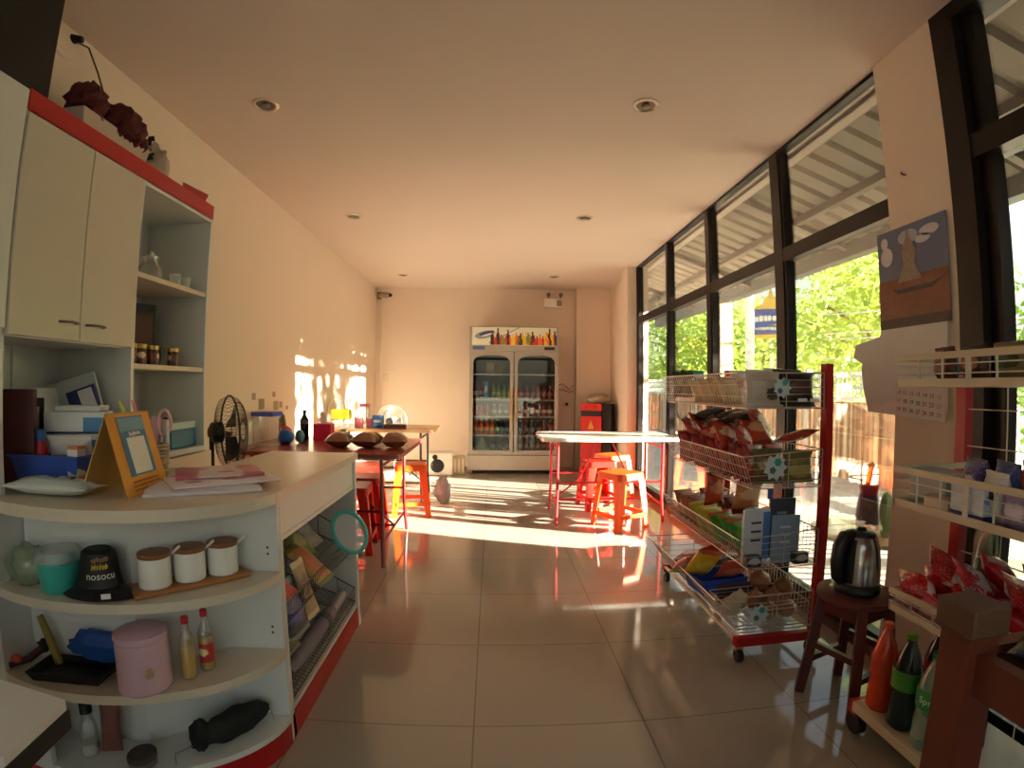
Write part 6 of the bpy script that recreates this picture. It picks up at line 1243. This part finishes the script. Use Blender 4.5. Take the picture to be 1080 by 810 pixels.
# ---------------------------------------------------------------- wall calendar on the pillar
T = thing('wall_calendar', 'hanging wall calendar with a temple picture on the cream pillar', 'calendar', (1.655, 1.73, 1.46))
PX = 1.655
def flat(y0, y1, z0, z1, x, m, name, lab=None): return part(T, name, MB().box(x, x + .0015, y0, y1, z0, z1), m, world=True, label=lab)
flat(1.535, 1.915, 1.435, 1.85, PX, M('picture_sky', '#5f6a88', .35, var=.25, scale=7), 'picture', 'sky blue and rust picture')
flat(1.535, 1.915, 1.435, 1.64, PX - .001, M('picture_rust', '#7d4a34', .35, var=.45, scale=14), 'picture_ground')
flat(1.535, 1.915, 1.435, 1.475, PX - .002, M('picture_brown', '#3b2a26', .35, var=.5, scale=40), 'picture_footer')
def fig(pts, x, m, name):
    part(T, name, MB().add([(xx, y, z) for xx in (x, x + .0008) for y, z in pts], [tuple(range(len(pts))), tuple(range(len(pts), 2 * len(pts)))[::-1]]), m, world=True)
st = M('picture_stone', '#8c7d70', .4, var=.3, scale=50); cl_ = M('picture_cloud', '#c3c4cc', .4, var=.1, scale=30)
fig([(1.735 + .055 * math.cos(a), 1.80 + .03 * math.sin(a)) for a in [2 * PI * k / 20 for k in range(20)]][::-1], PX - .0018, M('picture_glow', '#a5a9b6', .4, var=.2), 'picture_halo')
fig([(1.80, 1.62), (1.78, 1.66), (1.765, 1.69), (1.775, 1.74), (1.755, 1.78), (1.745, 1.80), (1.742, 1.83), (1.73, 1.83), (1.727, 1.80), (1.715, 1.78), (1.695, 1.74), (1.705, 1.69), (1.69, 1.66), (1.67, 1.62)], PX - .0026, st, 'picture_statue')
for y, z, a1, a2 in ((1.62, 1.80, .05, .022), (1.655, 1.775, .04, .018), (1.86, 1.74, .035, .04), (1.87, 1.80, .02, .025)): fig([(y + a1 * math.cos(a), z + a2 * math.sin(a)) for a in [2 * PI * k / 20 for k in range(20)]][::-1], PX - .0024, cl_, 'picture_cloud')
fig([(1.84, 1.60), (1.80, 1.575), (1.62, 1.575), (1.55, 1.61), (1.62, 1.595), (1.80, 1.592)], PX - .0024, M('picture_boat', '#3f3431', .4), 'picture_boat')
pg = MB(); vs = []; n = 12
for i in range(n + 1):
    z = 1.435 - .335 * i / n
    for j, y in enumerate((2.0 - .02 * math.sin(i / n * PI) + (.06 if 2 <= i <= 4 else 0) - (.09 if i < 2 else 0), 1.80, 1.68, 1.55)):
        vs.append((PX - .004 - (.05 * math.sin(PI * i / n) * (.3 + .7 * (j == 0))) * (1 - j * .25), y, z))
pg.add(vs, [(i * 4 + j, i * 4 + j + 1, i * 4 + j + 5, i * 4 + j + 4) for i in range(n) for j in range(3)])
part(T, 'blank_page', pg, M('page_white', '#e2dcd8', .7), world=True, smooth=True, label='curled blank page')
part(T, 'date_page', MB().add([(PX - .012, 1.99, 1.215), (PX - .008, 1.565, 1.215), (PX - .006, 1.565, 1.065), (PX - .012, 1.99, 1.085), (PX - .010, 1.99, 1.215), (PX - .006, 1.565, 1.215), (PX - .004, 1.565, 1.065), (PX - .010, 1.99, 1.085)], [(0, 1, 2, 3), (7, 6, 5, 4), (0, 3, 7, 4), (1, 5, 6, 2), (0, 4, 5, 1), (3, 2, 6, 7)]), M('page_white', '#e2dcd8', .7), world=True)
dn = M('date_dark', '#3a3536', .5); dr = M('date_red', '#b5483f', .5); dp = M('date_pale', '#a59a96', .5)
def num(s, y, z, size, m):
    part(T, 'date_number', text_mb(s, size, .0002, frame_mat((PX - .0135 + .004 * (1.99 - y) / .425, y, z), (0, -1, 0), (0, 0, 1))), m, world=True)
cols_ = [1.80, 1.765, 1.73, 1.695, 1.66, 1.625, 1.59]
for r_, (z, vals) in enumerate(((1.172, (10, 11, 12, 13, 14, 15, 16)), (1.138, (17, 18, 19, 20, 21, 22, 23)), (1.104, (24, 25, 26, 27, 28, 29, 30)))):
    for c_, v in enumerate(vals): num(str(v), cols_[c_], z - .003 * c_, .024, dr if (c_ == 0 or v == 28) else (dp if c_ == 6 else dn))
num('3', 1.80, 1.20, .022, dr); num('7', 1.93, 1.165, .06, dn)
solo('wall_hook', 'small dark hook in the cream pillar above the wall calendar', 'hook', MB().tube([(0, 0, 0), (-.02, 0, 0), (-.024, 0, .008)], .004, 6), M('hook_rust', '#5a2f22', .6), (1.665, 1.725, 2.06), smooth=True)
# ---------------------------------------------------------------- yard things seen past the kettle
T = thing('garden_table', 'round pale yellow table outside the window behind the kettle', 'table', (2.42, 2.85, -.35))
gm = M('pale_yellow_plastic', '#cfc890', .5); part(T, 'tabletop', MB().lathe([(0, .60), (.36, .60), (.38, .61), (.38, .63), (.36, .64), (0, .64)], seg=40), gm, smooth=True); part(T, 'pedestal', MB().lathe([(.24, 0), (.22, .03), (.06, .08), (.05, .60)], seg=24), gm, smooth=True)
T = thing('purple_bag', 'purple and pink bag on the round table outside', 'bag', (2.38, 2.84, .291)); part(T, 'bag', MB().lathe([(0, 0), (.07, 0), (.08, .10), (.06, .24), (.075, .30), (.03, .36), (0, .37)], seg=18), P('pk_purplebag', '#5a3566', '#c42f4a', '#c86a5a', cz=.75, rx=.6, rz=.14), smooth=True); part(T, 'knot', MB().blob((0, 0, .39), (.04, .03, .035), .5, 5, 12, 8, seed=4), M('grey_knot', '#8a857c', .7))
T = thing('green_fan', 'green round fan on the table outside beside the purple bag', 'fan', (2.37, 2.65, .291), 1.2); part(T, 'disc', MB().lathe([(0, .004), (.055, .008), (.06, .01), (.11, .006), (.125, -.004), (.11, -.012), (0, -.014)], (0, 0, .15), 28, RX(PI / 2)), M('green_plastic', '#5f9a52', .4), smooth=True); part(T, 'stand', MB().box(-.03, .03, -.03, .03, 0, .035, bev=.006), M('green_plastic', '#5f9a52', .4))
